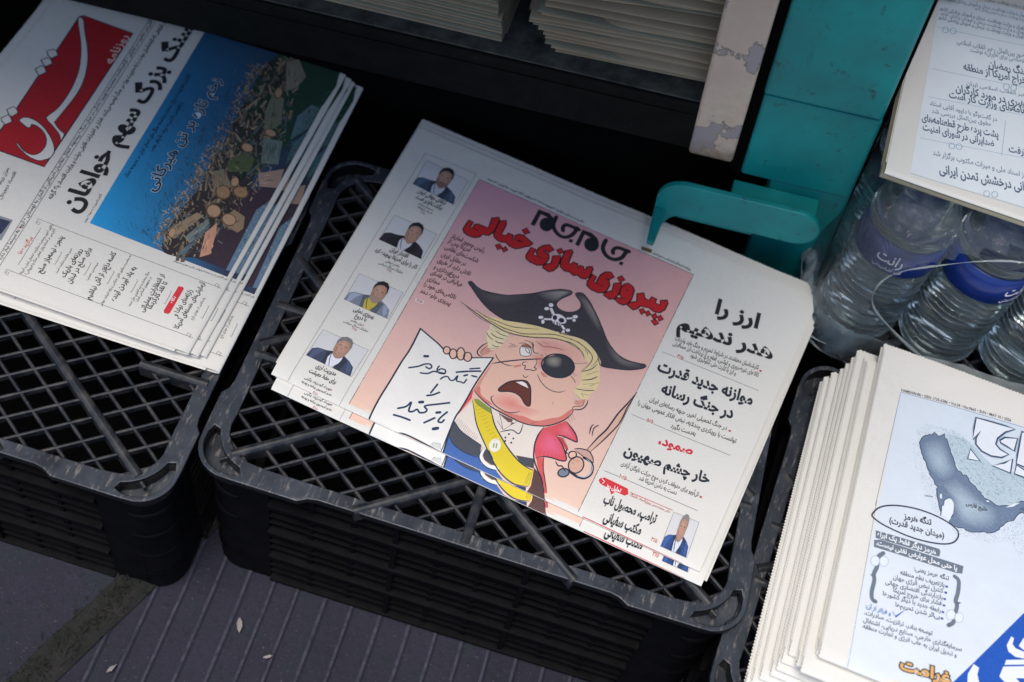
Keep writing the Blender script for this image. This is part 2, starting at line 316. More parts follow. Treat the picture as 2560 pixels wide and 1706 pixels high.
def read_art(src):
    parts = {}; cur = None
    for ln in src.split('\n'):
        if ln[0] == '@': cur = parts.setdefault(ln[1:], Print()); continue
        q = ln.split(';'); L = int(q[1])
        if q[0] == 'F':
            p = pts_of(q[4]); cur.fill(smooth(p, True, 3) if q[3] == '1' else p, L, lin(q[2]))
        elif q[0] == 'S': cur.stroke(pts_of(q[7]), int(q[3]) * 1e-4, L, lin(q[2]), q[4] == '1', q[5] == '1', q[6] == '1')
        elif q[0] == 'C':
            p = pts_of(q[5]); c0 = p[0]; p = smooth(p[1:], True, 3); n = len(p); ci, co = lin(q[2]), lin(q[3])
            ring = [(c0[0] + (x - c0[0]) * .5, c0[1] + (y - c0[1]) * .5) for x, y in p]; cm = tuple(.6 * a + .4 * b for a, b in zip(ci, co))
            cur.poly([(*c0, L)] + [(x, y, L) for x, y in ring] + [(x, y, L) for x, y in p],
                     [(0, 1 + i, 1 + (i + 1) % n) for i in range(n)] + [(1 + i, 1 + n + i, 1 + n + (i + 1) % n, 1 + (i + 1) % n) for i in range(n)], [ci] + [cm] * n + [co] * n, False)
        elif q[0] == 'G':
            k = [lin(c) for c in q[2].split('/')]; nx, ny = int(q[3]), int(q[4]); p = pts_of(q[5]); vs = []; cs = []
            for j in range(ny + 1):
                for i in range(nx + 1):
                    u, v = i / nx, j / ny; wts = ((1 - u) * (1 - v), u * (1 - v), u * v, (1 - u) * v)
                    vs.append((sum(a * b[0] for a, b in zip(wts, p)), sum(a * b[1] for a, b in zip(wts, p)), L)); cs.append(tuple(sum(a * b[m] for a, b in zip(wts, k)) for m in range(3)))
            cur.poly(vs, [(j * (nx + 1) + i, j * (nx + 1) + i + 1, (j + 1) * (nx + 1) + i + 1, (j + 1) * (nx + 1) + i) for j in range(ny) for i in range(nx)], cs, True)
        elif q[0] == 'R':                # loose scatter of small printed dashes inside an outline
            rg = random.Random(int(q[3])); p = pts_of(q[10]); cs = [lin(c) for c in q[4].split('/')]; xs = [v[0] for v in p]; ys = [v[1] for v in p]; l0, l1, w, a0, a1 = [float(v) for v in q[5:10]]
            for _ in range(int(q[2])):
                for _t in range(20):
                    x, y = rg.uniform(min(xs), max(xs)), rg.uniform(min(ys), max(ys))
                    if inside((x, y), p): break
                else: continue
                if q[2] and q[11:] == ['log']:       # round timber: bright middle, dark flanks, sawn end
                    a = rg.uniform(a0, a1); l = rg.uniform(l0, l1) * .5e-4; h = w * rg.uniform(.5, 1.1) * .5e-4; ca, sa = math.cos(a), math.sin(a); c = rg.choice(cs); z = L + 2.5 * rg.random(); vs = []; cc = []
                    for u in (-1, -.3, .35, 1):
                        for v, k in ((-1, .35), (-.45, .85), (.15, 1.15), (.6, .8), (1, .3)):
                            hh = h * (1 - .12 * u) * (1 + .12 * rg.uniform(-1, 1)); vs.append((x + ca * l * u - sa * hh * v, y + sa * l * u + ca * hh * v, z)); m_ = k * rg.uniform(.75, 1.2); cc.append(tuple(min(.9, e * m_) for e in c))
                    cur.poly(vs, [(5 * j + i, 5 * j + i + 1, 5 * j + i + 6, 5 * j + i + 5) for j in range(3) for i in range(4)], cc, False)
                    ex, ey = x + ca * l, y + sa * l; e0 = lin(rg.choice(['178,146,112', '150,122,94', '196,160,124', '128,104,84']))
                    for r_, f_ in ((1.0, .45), (.8, 1.0), (.3, .75)):
                        z += .2; cur.poly([(ex + h * r_ * (.45 * math.cos(t_) * ca - .95 * math.sin(t_) * sa), ey + h * r_ * (.45 * math.cos(t_) * sa + .95 * math.sin(t_) * ca), z) for t_ in [.628 * i for i in range(10)]], [tuple(range(10))], tuple(e * f_ for e in e0), False)
                    continue
                a = rg.uniform(a0, a1); l = rg.uniform(l0, l1) * .5e-4; h = w * rg.uniform(.4, 1.1) * .5e-4; ca, sa = math.cos(a), math.sin(a); k = [rg.uniform(.6, 1.2) for _q in range(4)]
                cur.poly([(x - ca * l - sa * h * k[0], y - sa * l + ca * h * k[0], L + .3 * rg.random()), (x + ca * l - sa * h * k[1], y + sa * l + ca * h * k[1], L + .3), (x + ca * l + sa * h * k[2], y + sa * l - ca * h * k[2], L + .3), (x - ca * l + sa * h * k[3], y - sa * l - ca * h * k[3], L + .3 * rg.random())], [(0, 1, 2, 3)], rg.choice(cs), False)
        elif q[0] == 'T':
            x0, y0, x1, y1 = [int(a) * 1e-4 for a in q[7].split()]; h = int(q[3]) * 1e-5
            if q[5]: cur.text(q[8], x0, y0, x1, y1, h, int(q[4]), L, lin(q[5]), float(q[6])); L += 1
            cur.text(q[8], x0, y0, x1, y1, h, int(q[4]), L, lin(q[2]))
    return parts
# ---------------------------------------------------------------- newspapers: one folded copy = cover sheet (front page, fold, back page), inner pages, print
class Sheet:
    """shape of a folded copy in page coordinates: origin at the top left corner of the front page, y up, z up"""
    def __init__(s, w, h, t=.004, taper=(0, 0), R=.013, wave=.0006, seed=1, sag=0, stretch=0, curl=1.6):
        s.w, s.h, s.t, s.tp, s.R, s.wv, s.sd, s.sag = w, h, t, taper, R, wave, seed, sag; s.st = stretch; s.curl = curl
    def z(s, x, y):
        z = s.wv * (math.sin(9 * x + s.sd) * math.cos(11 * y + 2 * s.sd) + .6 * math.sin(23 * x - 7 * y + s.sd) + .35 * math.sin(41 * x + 29 * y + 3 * s.sd) + s.curl * (math.exp(-((x / .05) ** 2 + ((y + s.h) / .06) ** 2)) + math.exp(-(((x - s.w) / .04) ** 2 + (y / .05) ** 2)))) + s.sag * math.sin(math.pi * min(1, max(0, x / s.w))) * min(1, max(0, -y / s.h))
        d = min(max(y + s.h, 0), 1)
        if d < s.R: z -= s.t * .5 * (1 - math.sqrt(max(0, 1 - ((s.R - d) / s.R) ** 2)))
        return z
    def x(s, u, y):
        k = -y / s.h; return u * s.w + s.tp[0] * k * (1 - u) + s.tp[1] * k * u
    def teeth(s, mb, z, y0, ins, edge='top', per=.0031, dep=.0011):
        if edge == 'top':
            n = int(s.w / per)
            for i in range(n):
                a = s.w * i / n; b = s.w * (i + 1) / n; m = (a + b) / 2 + random.uniform(-.0004, .0004)
                mb.add([(a + ins, y0, z + s.z(a, 0)), (b + ins, y0, z + s.z(b, 0)), (m + ins, y0 + dep * random.uniform(.7, 1.2), z + s.z(m, 0))], [(0, 1, 2)])
        else:
            n = int(s.h / per)
            for i in range(n):
                a = -s.h * i / n + y0; b = -s.h * (i + 1) / n + y0; m = (a + b) / 2
                mb.add([(s.x(0, a) + ins, a, z + s.z(0, a)), (s.x(0, b) + ins, b, z + s.z(0, b)), (s.x(0, m) + ins - dep, m, z + s.z(0, m))], [(0, 1, 2)])
    def leaf(s, mb, y0, y1, dz, ins=0, nx=22, ny=22):
        vs = [(s.x(i / nx, y) + ins, y, s.z(s.x(i / nx, y), y) + dz) for y in [y0 + (y1 - y0) * j / ny for j in range(ny + 1)] for i in range(nx + 1)]
        mb.add(vs, [(j * (nx + 1) + i + 1, j * (nx + 1) + i, (j + 1) * (nx + 1) + i, (j + 1) * (nx + 1) + i + 1) for j in range(ny) for i in range(nx)], True)
    def cover(s, serr='top', back_short=.006):
        mb = MB(); nx = 24; rows = []
        ys = [-(s.h - s.R) * j / 18 for j in range(19)]
        for y in ys: rows.append([(s.x(i / nx, y), y, s.z(s.x(i / nx, y), y)) for i in range(nx + 1)])
        for k in range(1, 17):                       # half ellipse round the fold
            a = math.pi * k / 16; y = -s.h + s.R - s.R * math.sin(a)
            rows.append([(s.x(i / nx, y), y, s.wv * 0 + (s.z(s.x(i / nx, -s.h + s.R), -s.h + s.R)) * (1 - k / 16) - s.t * .5 * (1 - math.cos(a))) for i in range(nx + 1)])
        for j in range(1, 7):
            y = -s.h + s.R + (s.h - s.R - back_short) * j / 6
            rows.append([(s.x(i / nx, y), y, -s.t) for i in range(nx + 1)])
        n = len(rows); mb.add([v for r in rows for v in r], [(j * (nx + 1) + i + 1, j * (nx + 1) + i, (j + 1) * (nx + 1) + i, (j + 1) * (nx + 1) + i + 1) for j in range(n - 1) for i in range(nx)], True)
        if 'top' in serr: s.teeth(mb, 0, 0, 0)
        if 'left' in serr: s.teeth(mb, 0, 0, 0, 'left', .0028, .0009)
        return mb
    def inner(s, leaves, serr='top'):
        mb = MB()
        for dz, over, ins in leaves:
            s.leaf(mb, over, -s.h + .012, dz, ins)
            if 'top' in serr: s.teeth(mb, dz, over, ins)
            if 'left' in serr: s.teeth(mb, dz, over, ins, 'left', .0028, .0009)
        return mb
    def lay(s, pr, name, base=.00012, step=.00003):
        """lay printed artwork on the sheet so that it follows its bends"""
        bm = bmesh.new(); cl = bm.loops.layers.float_color.new('ink'); vs = [bm.verts.new(v) for v in pr.v]
        cutf = []
        for f, c, k in zip(pr.f, pr.c, pr.cut):
            if len(set(f)) < 3: continue
            try: fc = bm.faces.new([vs[i] for i in f])
            except ValueError: continue
            for lp, cc in zip(fc.loops, c): lp[cl] = (*cc, 1)
            if k: cutf.append(fc)
        if cutf:
            marks = [(0, x * .0125) for x in range(1, 35)] + [(1, -y * .0125) for y in range(1, 27)] + [(1, -s.h + s.R * q) for q in (.12, .3, .55, 1)]
            for ax, m in marks:
                fs = [f for f in bm.faces if f.is_valid and min(v.co[ax] for v in f.verts) < m < max(v.co[ax] for v in f.verts)]
                if fs:
                    g = list({x for f in fs for x in list(f.verts) + list(f.edges)}) + fs
                    no = Vector((1, 0, 0)) if ax == 0 else Vector((0, 1, 0)); bmesh.ops.bisect_plane(bm, geom=g, dist=1e-7, plane_co=no * m, plane_no=no)
        for v in bm.verts:
            L = v.co.z; y = v.co.y - s.st * max(0, -v.co.y - s.h + .05) / .05; y = max(y, -s.h + .0002); v.co = (v.co.x, y, s.z(v.co.x, y) + base + step * L)
        bm.normal_update()
        for f in bm.faces:
            if f.normal.z < 0: f.normal_flip()
        me = bpy.data.meshes.new(name); bm.to_mesh(me); bm.free(); me.materials.append(M_INK)
        return me
def make_copy(name, sheet, parts, pm, leaves, serr, loc, rz, inner_mat=None):
    root = empty(name, loc, (0, 0, rz))
    sheet.cover(serr).build('cover_sheet', pm, root)
    if leaves: sheet.inner(leaves, serr).build('inner_pages', inner_mat or pm, root)
    for k, pr in (parts or {}).items(): link(k.split('#')[0], sheet.lay(pr, k.split('#')[0]), root)
    return root
# ---------------------------------------------------------------- printed artwork, page coordinates in 0.1 mm (kind; layer; colour; ...; first point then steps)
ART_J = '''@cartoon
G;1;220,163,180/224,169,168/240,205,185/240,201,181;16;12;784 -293 2227 -41 -69 -2767 -2105 26
S;1;85,85,85;6;0;0;0;837 -3075 -53 2782 2227 -41 -69 -2766
@masthead
F;2;26,26,34;0;1428 -344 111 6 48 -26 20 -23 -19 -18 -36 11 -82 6 3 -163 -42 0
F;2;26,26,34;0;1632 -470 1 -19 -3 -17 -6 -17 -9 -13 -12 -11 -13 -7 -15 -3 -15 1 -15 5 -14 8 -12 12 -10 15 -7 17 -4 19 -1 18 3 18 6 16 9 14 12 11 13 7 15 3 15 -1 15 -5 14 -9 12 -12 10 -15 7 -17
S;2;26,26,34;40;0;0;1;1612 -346 8 -90 38 -61 63 -37 55 6 37 37 19 51 6 63 -2 11
S;2;26,26,34;40;0;0;1;1859 -376 -113 -3 -27 -22 -3 -35 15 -28
F;2;26,26,34;0;1823 -521 35 3 1 -40 -37 0
F;2;26,26,34;0;1889 -359 93 9 71 -33 35 -49 -39 6 -43 16 -77 9 4 -160 -41 1
F;2;26,26,34;0;2100 -476 0 -19 -3 -17 -7 -16 -10 -14 -12 -11 -14 -7 -15 -3 -16 1 -15 5 -15 8 -12 12 -10 15 -7 17 -4 18 0 19 3 17 7 17 10 13 12 11 14 8 16 3 16 -1 15 -5 14 -9 13 -12 10 -15 7 -17
S;2;26,26,34;42;0;0;1;2132 -364 2 -82 27 -53 45 -36 55 -8 45 19 34 48 9 56 6 40
S;2;26,26,34;40;0;0;1;2374 -382 -104 -7 -29 -28 -5 -37 12 -20
F;2;26,26,34;0;2341 -527 34 -1 0 -41 -37 1
@headline
F;2;200,20,31;0;905 -791 47 -5 -5 -68 22 2 3 47 25 24 101 3 -5 59 -12 66 58 44 17 -32 11 -97 -7 -66 -20 -49 -36 -14 -20 -1 -10 -47 -44 -31 -59 -7 -48 14 -24 34 1 62
F;2;200,20,31;0;1161 -659 51 41 20 -45 6 -127 41 2 11 41 52 -1 9 -43 18 -7 -11 56 27 35 39 6 119 -46 -18 -43 -35 -27 -35 -40 -35 -27 -58 1 -49 23 -28 -13 -45 -5 -43 16 -24 35 -10 76
F;2;200,20,31;0;1387 -651 31 42 47 -35 -32 -42
F;2;200,20,31;0;1240 -935 29 33 40 -31 -28 -43
F;2;200,20,31;0;1311 -949 18 46 35 -26 -26 -45
F;2;200,20,31;0;1543 -795 49 1 -3 -69 47 -1 -30 37 2 62 31 51 44 32 59 -34 -28 -53 -38 5 -16 -12 56 -9 24 -46 -3 -55 -16 -46 -50 -28 -73 2 -48 20 -14 38
F;2;200,20,31;0;1758 -788 66 41 15 -49 9 -95 -22 -58 -30 -27 -70 13 4 46 48 44
F;2;200,20,31;0;1764 -707 32 42 38 -30 -30 -47
F;2;200,20,31;0;1837 -676 55 48 17 -28 9 -129 26 -8 9 35 48 3 6 -33 11 -4 8 32 31 0 20 -29 12 7 -2 32 45 36 16 -28 5 -90 -25 -53 -42 -11 -42 16 -32 -24 -44 21 -46 -13 -52 25 -22 54
F;2;200,20,31;0;2165 -797 44 -8 -1 -70 24 0 -3 38 4 68 30 57 47 23 47 -40 -32 -51 -41 0 46 -13 23 -40 -2 -67 -18 -45 -51 -25 -67 1 -50 24 -13 45
F;2;200,20,31;0;2378 -797 65 44 13 -49 4 -102 -15 -53 -40 -29 -65 18 7 40 48 46
F;2;200,20,31;0;2384 -720 30 43 43 -32 -34 -46
F;2;200,20,31;0;2495 -728 56 -14 27 -38 11 -104 -15 -66 -33 -34 -40 0 -54 21 14 30 38 19 -31 28 -12 71 13 60
F;2;200,20,31;0;2611 -800 54 40 30 -52 42 -3 7 49 51 0 4 -47 48 1 -17 46 58 38 17 -32 -1 -84 -31 -53 -50 -15 -63 20 -36 -13 -35 -7 -20 -50 -25 -26 -70 25 14 43 51 38
F;2;200,20,31;0;2691 -959 28 34 30 -27 -20 -47
F;2;200,20,31;0;2750 -955 22 31 32 -27 -23 -39
F;2;200,20,31;0;2812 -959 29 38 29 -31 -23 -39
F;2;200,20,31;0;2869 -950 21 34 38 -30 -30 -42
F;2;200,20,31;0;2832 -1018 31 36 43 -27 -28 -40
S;3;35,8,13;13;1;0;0;905 -791 47 -5 -5 -68 22 2 3 47 25 24 101 3 -5 59 -12 66 58 44 17 -32 11 -97 -7 -66 -20 -49 -36 -14 -20 -1 -10 -47 -44 -31 -59 -7 -48 14 -24 34 1 62
S;3;35,8,13;13;1;0;0;1161 -659 51 41 20 -45 6 -127 41 2 11 41 52 -1 9 -43 18 -7 -11 56 27 35 39 6 119 -46 -18 -43 -35 -27 -35 -40 -35 -27 -58 1 -49 23 -28 -13 -45 -5 -43 16 -24 35 -10 76
S;3;35,8,13;13;1;0;0;1387 -651 31 42 47 -35 -32 -42
S;3;35,8,13;13;1;0;0;1240 -935 29 33 40 -31 -28 -43
S;3;35,8,13;13;1;0;0;1311 -949 18 46 35 -26 -26 -45
S;3;35,8,13;13;1;0;0;1543 -795 49 1 -3 -69 47 -1 -30 37 2 62 31 51 44 32 59 -34 -28 -53 -38 5 -16 -12 56 -9 24 -46 -3 -55 -16 -46 -50 -28 -73 2 -48 20 -14 38
S;3;35,8,13;13;1;0;0;1758 -788 66 41 15 -49 9 -95 -22 -58 -30 -27 -70 13 4 46 48 44
S;3;35,8,13;13;1;0;0;1764 -707 32 42 38 -30 -30 -47
S;3;35,8,13;13;1;0;0;1837 -676 55 48 17 -28 9 -129 26 -8 9 35 48 3 6 -33 11 -4 8 32 31 0 20 -29 12 7 -2 32 45 36 16 -28 5 -90 -25 -53 -42 -11 -42 16 -32 -24 -44 21 -46 -13 -52 25 -22 54
S;3;35,8,13;13;1;0;0;2165 -797 44 -8 -1 -70 24 0 -3 38 4 68 30 57 47 23 47 -40 -32 -51 -41 0 46 -13 23 -40 -2 -67 -18 -45 -51 -25 -67 1 -50 24 -13 45
S;3;35,8,13;13;1;0;0;2378 -797 65 44 13 -49 4 -102 -15 -53 -40 -29 -65 18 7 40 48 46
S;3;35,8,13;13;1;0;0;2384 -720 30 43 43 -32 -34 -46
S;3;35,8,13;13;1;0;0;2495 -728 56 -14 27 -38 11 -104 -15 -66 -33 -34 -40 0 -54 21 14 30 38 19 -31 28 -12 71 13 60
S;3;35,8,13;13;1;0;0;2611 -800 54 40 30 -52 42 -3 7 49 51 0 4 -47 48 1 -17 46 58 38 17 -32 -1 -84 -31 -53 -50 -15 -63 20 -36 -13 -35 -7 -20 -50 -25 -26 -70 25 14 43 51 38
S;3;35,8,13;13;1;0;0;2691 -959 28 34 30 -27 -20 -47
S;3;35,8,13;13;1;0;0;2750 -955 22 31 32 -27 -23 -39
S;3;35,8,13;13;1;0;0;2812 -959 29 38 29 -31 -23 -39
S;3;35,8,13;12;1;0;0;2869 -950 21 34 38 -30 -30 -42
S;3;35,8,13;12;1;0;0;2832 -1018 31 36 43 -27 -28 -40
S;3;35,8,13;9;0;1;1;972 -863 36 3 29 -7
S;3;35,8,13;7;0;1;1;1592 -861 48 -2 51 2
S;3;35,8,13;7;0;1;1;2211 -880 46 0 49 4
S;3;35,8,13;7;0;1;1;2465 -930 36 10 37 18
F;3;35,8,13;0;1386 -795 27 29 46 -15
F;3;58,16,21;0;2499 -814 12 15 26 -18
@cartoon
F;3;61,58,66;0;1205 -1425 22 2 57 -25 65 -9 94 17 111 36 80 48 118 79 112 97 97 71 56 24 47 10 14 -15 -6 -29 -57 -83 -18 -67 17 -29 37 -17 50 2 44 18 40 35 21 50 -9 39 -22 30 -43 29 -25 29 24 26 45 8 71 -43 65 -59 78 -77 85 -96 74 -85 94 -73 79 -31 82 -4 91 21 48 14 16 -16 -27 -43 -94 -67 -114 -49 -118 -36 -41 38 -38 61 -57 43 -65 30 -103 6 -152 -38 -4 9 -76 -11 -140 -21 -134 -37 -132 -42 -39 -2 -93 17 -90 32 -101 57 -90 65 -52 35
F;3;240,194,173;1;1742 -2133 -37 -139 -2 -162 17 -25 77 -41 109 -37 100 -7 87 -1 98 -2 81 10 87 36 54 35 57 54 45 58 32 91 -7 72 -37 63 -22 113 22 75 -33 109 8 83 -45 55 -63 53 -75 24 -75 10 -77 -16 -121 -52 -101 -44 -103 -38 -75 -59 7 -69 -28 -59 -29 -66 47 -54
F;3;237,185,166;0;1618 -1949 -29 -52 -15 -59 8 -31 32 -19 41 15 18 24 37 49 -55 71
F;3;239,189,168;0;2520 -2140 71 66 34 4 6 -45 -17 -57 -63 -44
C;4;90,86,88;61,58,66;1;1455 -1468 -240 26 76 -22 86 0 91 25 129 53 139 87 20 -47 -123 -125 -162 -90 -110 21 -83 50
C;4;163,154,151;61,58,66;1;2004 -1127 -212 -125 74 65 98 71 93 34 13 -19 -53 -81 -45 -76 -91 -25
C;4;143,134,130;61,58,66;1;2287 -1156 -169 71 55 26 72 -43 72 -63 73 -71 79 -91 -16 -43 -125 92 -100 81 -51 58
C;4;118,112,111;61,58,66;1;2746 -1540 -230 146 97 -79 98 -46 96 -8 122 29 0 -36 -100 -51 -130 -6 -108 73
C;4;231,159,150;240,192,172;1;2104 -1728 -143 -12 112 87 103 38 122 -7 111 -41 50 -66 -70 -46 -48 17 -109 6 -86 -76 -77 -27 -61 60
C;4;227,144,136;238,185,166;1;2110 -1883 -108 -9 62 48 48 12 23 -109 -19 -53 -46 67
C;4;229,143,133;239,188,170;1;2049 -2419 -175 -47 61 109 104 28 68 -12 71 -44 136 19 -75 -94 -149 -53 -143 -2
F;4;226,154,142;1;1740 -2141 -24 -154 -8 -136 21 -9 11 40 -5 88 7 101
F;4;220,128,118;1;1706 -2439 39 42 32 -59 57 -24 52 -13 62 -35 114 14 128 34 112 6 107 87 64 51 50 102 26 7 -35 -124 -102 -112 -142 -70 -180 -7 -187 9 -123 43
F;4;221,140,128;0;1911 -2063 54 51 10 -23 -47 -40
F;4;223,134,124;0;2145 -2007 14 8 69 -26 -40 -15
F;4;217,154,140;1;1616 -2008 50 6 2 -57 -45 -17 -16 9
F;4;217,154,140;1;2524 -2151 65 69 6 -45 -26 -35
F;4;239,217,160;0;1372 -1697 115 -11 63 28 114 25 132 42 134 37 140 21 139 27 119 16 48 -120 -132 19 -96 -10 -168 -71 -128 -48 -91 -20 -73 -3 -111 13 -105 23
F;4;238,216,162;0;2150 -1553 120 33 85 5 83 -21 57 -27 43 -42 46 -48 10 -59 31 -72 14 -86 -132 -71 -18 60 -15 72 22 92 -54 20 -41 51 -65 30 -79 14 -81 -15
F;4;236,215,163;1;2566 -1657 30 -91 54 -106 -5 -108 -24 -41 -1 -56 -74 -32 -47 30 -18 46 22 75 -33 109 16 80 39 50
F;4;239,224,182;1;1561 -1761 49 3 133 -20 -4 -69 3 -41 -13 -49 -41 -64 -38 -3 -32 49 -29 44 -25 54 7 52
F;4;52,56,61;0;2397 -1829 4 -26 -3 -26 -8 -27 -14 -24 -19 -23 -23 -19 -27 -14 -28 -10 -29 -5 -29 1 -27 7 -24 11 -20 17 -16 20 -10 23 -4 26 2 26 8 26 14 25 19 23 23 19 27 15 29 10 29 5 29 -1 27 -7 25 -12 20 -16 15 -21
F;4;107,52,41;1;1894 -2342 16 54 37 62 56 44 63 31 42 -16 31 -39 41 -96 17 -52 -12 -20 -40 13 -45 37 -59 17 -64 -14 -61 -33
F;4;241,236,230;1;1892 -1857 28 18 47 15 24 -23 11 -45 -35 -29 -37 -10 -25 30
F;4;168,106,85;1;1890 -1837 22 30 43 9 34 -21 -23 -2 -47 -15
F;4;240,196,176;0;2012 -1972 -22 -2 -17 -23 11 -19 22 5 10 -37 39 18 32 6 17 23 -24 9 4 45 -15 35
F;4;239,226,214;0;1681 -2753 59 186 163 54 153 -32 138 0 187 47 -16 -93 14 -88 49 -108 -86 -22 -149 -47 -202 -20 -92 7 -123 30 -86 50
F;4;224,82,82;0;1706 -2446 -8 -39 -18 -125 -4 -103 4 -32 15 42 18 97 14 69
F;4;117,80,74;0;1994 -2554 169 1 -75 -120 -28 41
F;4;68,104,172;0;1694 -2914 154 -53 155 19 53 -58 135 1 85 -40 104 -7 94 30 17 -69 -196 4 -270 1 -279 3 -32 10
F;4;92,63,61;0;2463 -2854 66 -28 89 -99 66 -117 -193 5 13 95 -30 111
F;4;224,90,88;0;2446 -2778 53 35 50 -106 73 -101 28 -45 -22 -12 -55 87 -92 90
F;5;43,58,96;0;2317 -3062 157 40 17 -69 -76 4
F;5;74,78,88;0;1693 -2779 77 -48 123 -30 95 -13 29 -94 -121 -17 -112 20 -82 51 -19 78
F;5;71,75,85;0;2027 -2881 42 -1 105 -85 -41 -14 -66 12 -31 30
F;5;74,78,87;0;2281 -2825 147 38 38 -74 -63 -10 -75 16
F;5;232,207,51;0;1754 -2568 41 -59 56 -76 74 -73 90 -79 107 -85 102 -63 101 -32 80 4 60 16 34 14 -29 123 -62 -5 -91 22 -113 58 -95 61 -90 64 -66 70 -41 59 -65 7 -69 28 -33 -18
F;5;227,88,99;0;2528 -2355 48 -26 50 -31 47 -40 20 -43 -44 -6 -50 3 -35 -4 -62 -15 59 -37 51 -52 44 -47 20 -32 -28 -22 -70 -8 -77 -20 -61 -42 -36 48 -24 72 -5 91 16 65 63 56
F;5;200,69,78;0;2524 -2524 45 10 79 -73 -11 -20 -44 34
F;5;227,184,162;0;2982 -1784 -27 -121 3 -155 -25 -145 -45 -169 -60 -160 -32 4 39 149 36 143 39 175
F;5;208,168,153;0;2695 -2569 45 27 73 14 52 -37 28 -48 -94 14 -81 20
F;5;242,239,233;0;1038 -2108 262 -92 102 -53 138 45 18 44 164 88 -28 -345 -12 -323 49 -302 -283 2 -102 -5 -78 -30 -122 -1 -96 -1 -14 218 5 369 8 165
C;5;161,154,144;52,56,61;1;2206 -1845 -72 -25 20 50 62 37 57 -11 10 -81 -53 -43 -64 1
F;5;244,242,238;0;1998 -2202 47 32 37 -4 37 -33 -40 0 -30 1
F;6;138,154,72;0;1745 -2532 33 18 133 -31 27 -47 -73 10 -77 16
C;6;238,108,146;227,88,99;1;2503 -2606 -90 81 111 1 83 -84 44 -76 -97 -30 -82 -22 -70 77
C;6;238,122,140;227,88,99;1;2575 -2439 -78 -20 36 92 65 -38 74 -76 -75 -11 -58 -9
F;6;236,230,234;1;2014 -1430 5 34 26 24 42 7 41 -15 21 -26 -4 -27 -26 -21 -4 -27 -24 -3 -23 -4 -21 13 -23 19
S;6;236,230,234;26;0;0;0;2018 -1393 -49 51
S;6;236,230,234;18;0;0;0;2022 -1451 -62 -31
S;6;236,230,234;18;0;0;0;2137 -1378 49 30
S;6;236,230,234;23;0;0;0;2127 -1468 41 -27
F;6;236,230,234;0;1977 -1300 2 -6 -1 -8 -2 -6 -4 -6 -5 -4 -6 -3 -7 1 -6 2 -5 4 -3 6 -2 7 0 7 2 7 4 6 6 4 6 2 6 0 6 -2 5 -5
F;6;236,230,234;0;1958 -1354 1 -6 -1 -6 -2 -6 -5 -5 -6 -4 -6 -3 -6 -1 -6 2 -5 3 -3 4 -1 6 1 6 2 6 5 5 6 4 6 3 7 1 5 -2 5 -3
F;6;236,230,234;0;1949 -1466 0 -6 -1 -6 -3 -5 -4 -6 -6 -4 -7 -3 -7 -1 -6 1 -4 3 -3 4 -1 5 1 6 3 6 5 5 6 5 6 2 7 1 6 -1 5 -2
F;6;236,230,234;0;1976 -1505 2 -6 0 -7 -1 -7 -2 -5 -3 -3 -5 -1 -5 1 -5 3 -4 5 -3 6 -3 7 0 7 1 6 2 5 4 4 4 1 5 -1 5 -3 4 -5
F;6;236,230,234;0;2222 -1309 1 -6 -1 -7 -3 -6 -5 -6 -6 -4 -7 -3 -7 -1 -7 1 -5 3 -3 5 -1 6 1 6 4 7 5 5 6 5 7 3 7 1 6 -2 5 -3
F;6;236,230,234;0;2220 -1354 1 -5 0 -6 -1 -5 -3 -4 -4 -3 -4 -1 -5 0 -4 2 -4 3 -2 4 -1 5 0 6 1 5 3 4 4 3 4 1 5 0 4 -2 4 -3
F;6;236,230,234;0;2215 -1479 1 -5 -1 -6 -2 -6 -4 -5 -5 -3 -5 -2 -6 -1 -5 2 -5 3 -3 5 -1 5 1 6 2 5 4 5 5 4 6 2 5 1 6 -2 4 -3
F;6;236,230,234;0;2178 -1514 1 -4 0 -5 -1 -4 -3 -4 -4 -3 -4 -1 -4 0 -4 1 -3 3 -2 4 -1 4 0 4 2 5 2 4 4 2 4 2 4 0 4 -2 3 -2
F;6;243,240,230;0;2132 -2800 4 -17 1 -18 -5 -16 -9 -13 -12 -10 -14 -5 -15 1 -15 7 -12 11 -10 14 -5 17 0 18 5 16 8 14 13 9 14 5 15 -1 15 -6 12 -11
F;6;243,240,230;0;2047 -2811 42 60 1 -49
S;6;242,240,234;27;0;0;1;2021 -2876 -2 -64 27 -36 61 -23 87 10
F;7;28,37,64;0;2062 -1416 0 -9 -1 -7 -4 -7 -4 -5 -6 -2 -7 0 -6 3 -5 5 -4 6 -3 8 0 9 1 8 3 6 5 5 6 3 7 -1 6 -2 5 -5 4 -7
F;7;28,37,64;0;2130 -1416 0 -8 -3 -7 -5 -6 -7 -4 -8 -2 -8 1 -7 3 -6 5 -5 6 -2 8 1 8 3 7 5 6 6 4 8 2 8 0 8 -3 6 -5 4 -7
S;7;28,37,64;7;0;0;0;2053 -1453 13 -39
S;7;28,37,64;7;0;0;0;2075 -1452 12 -36
S;7;28,37,64;7;0;0;0;2085 -1451 11 -35
S;7;28,37,64;7;0;0;0;2102 -1450 10 -32
S;7;154,166,58;11;0;0;0;2075 -2810 10 -36
S;7;154,166,58;11;0;0;0;2095 -2801 12 -39
F;7;240,194,173;0;1361 -2184 4 -11 0 -11 -2 -11 -5 -9 -7 -6 -9 -3 -10 1 -9 4 -9 8 -6 10 -3 11 -1 11 2 11 5 9 8 6 9 3 9 -1 10 -4 8 -8
S;8;28,37,64;11;1;1;1;1361 -2184 4 -11 0 -11 -2 -11 -5 -9 -7 -6 -9 -3 -10 1 -9 4 -9 8 -6 10 -3 11 -1 11 2 11 5 9 8 6 9 3 9 -1 10 -4 8 -8
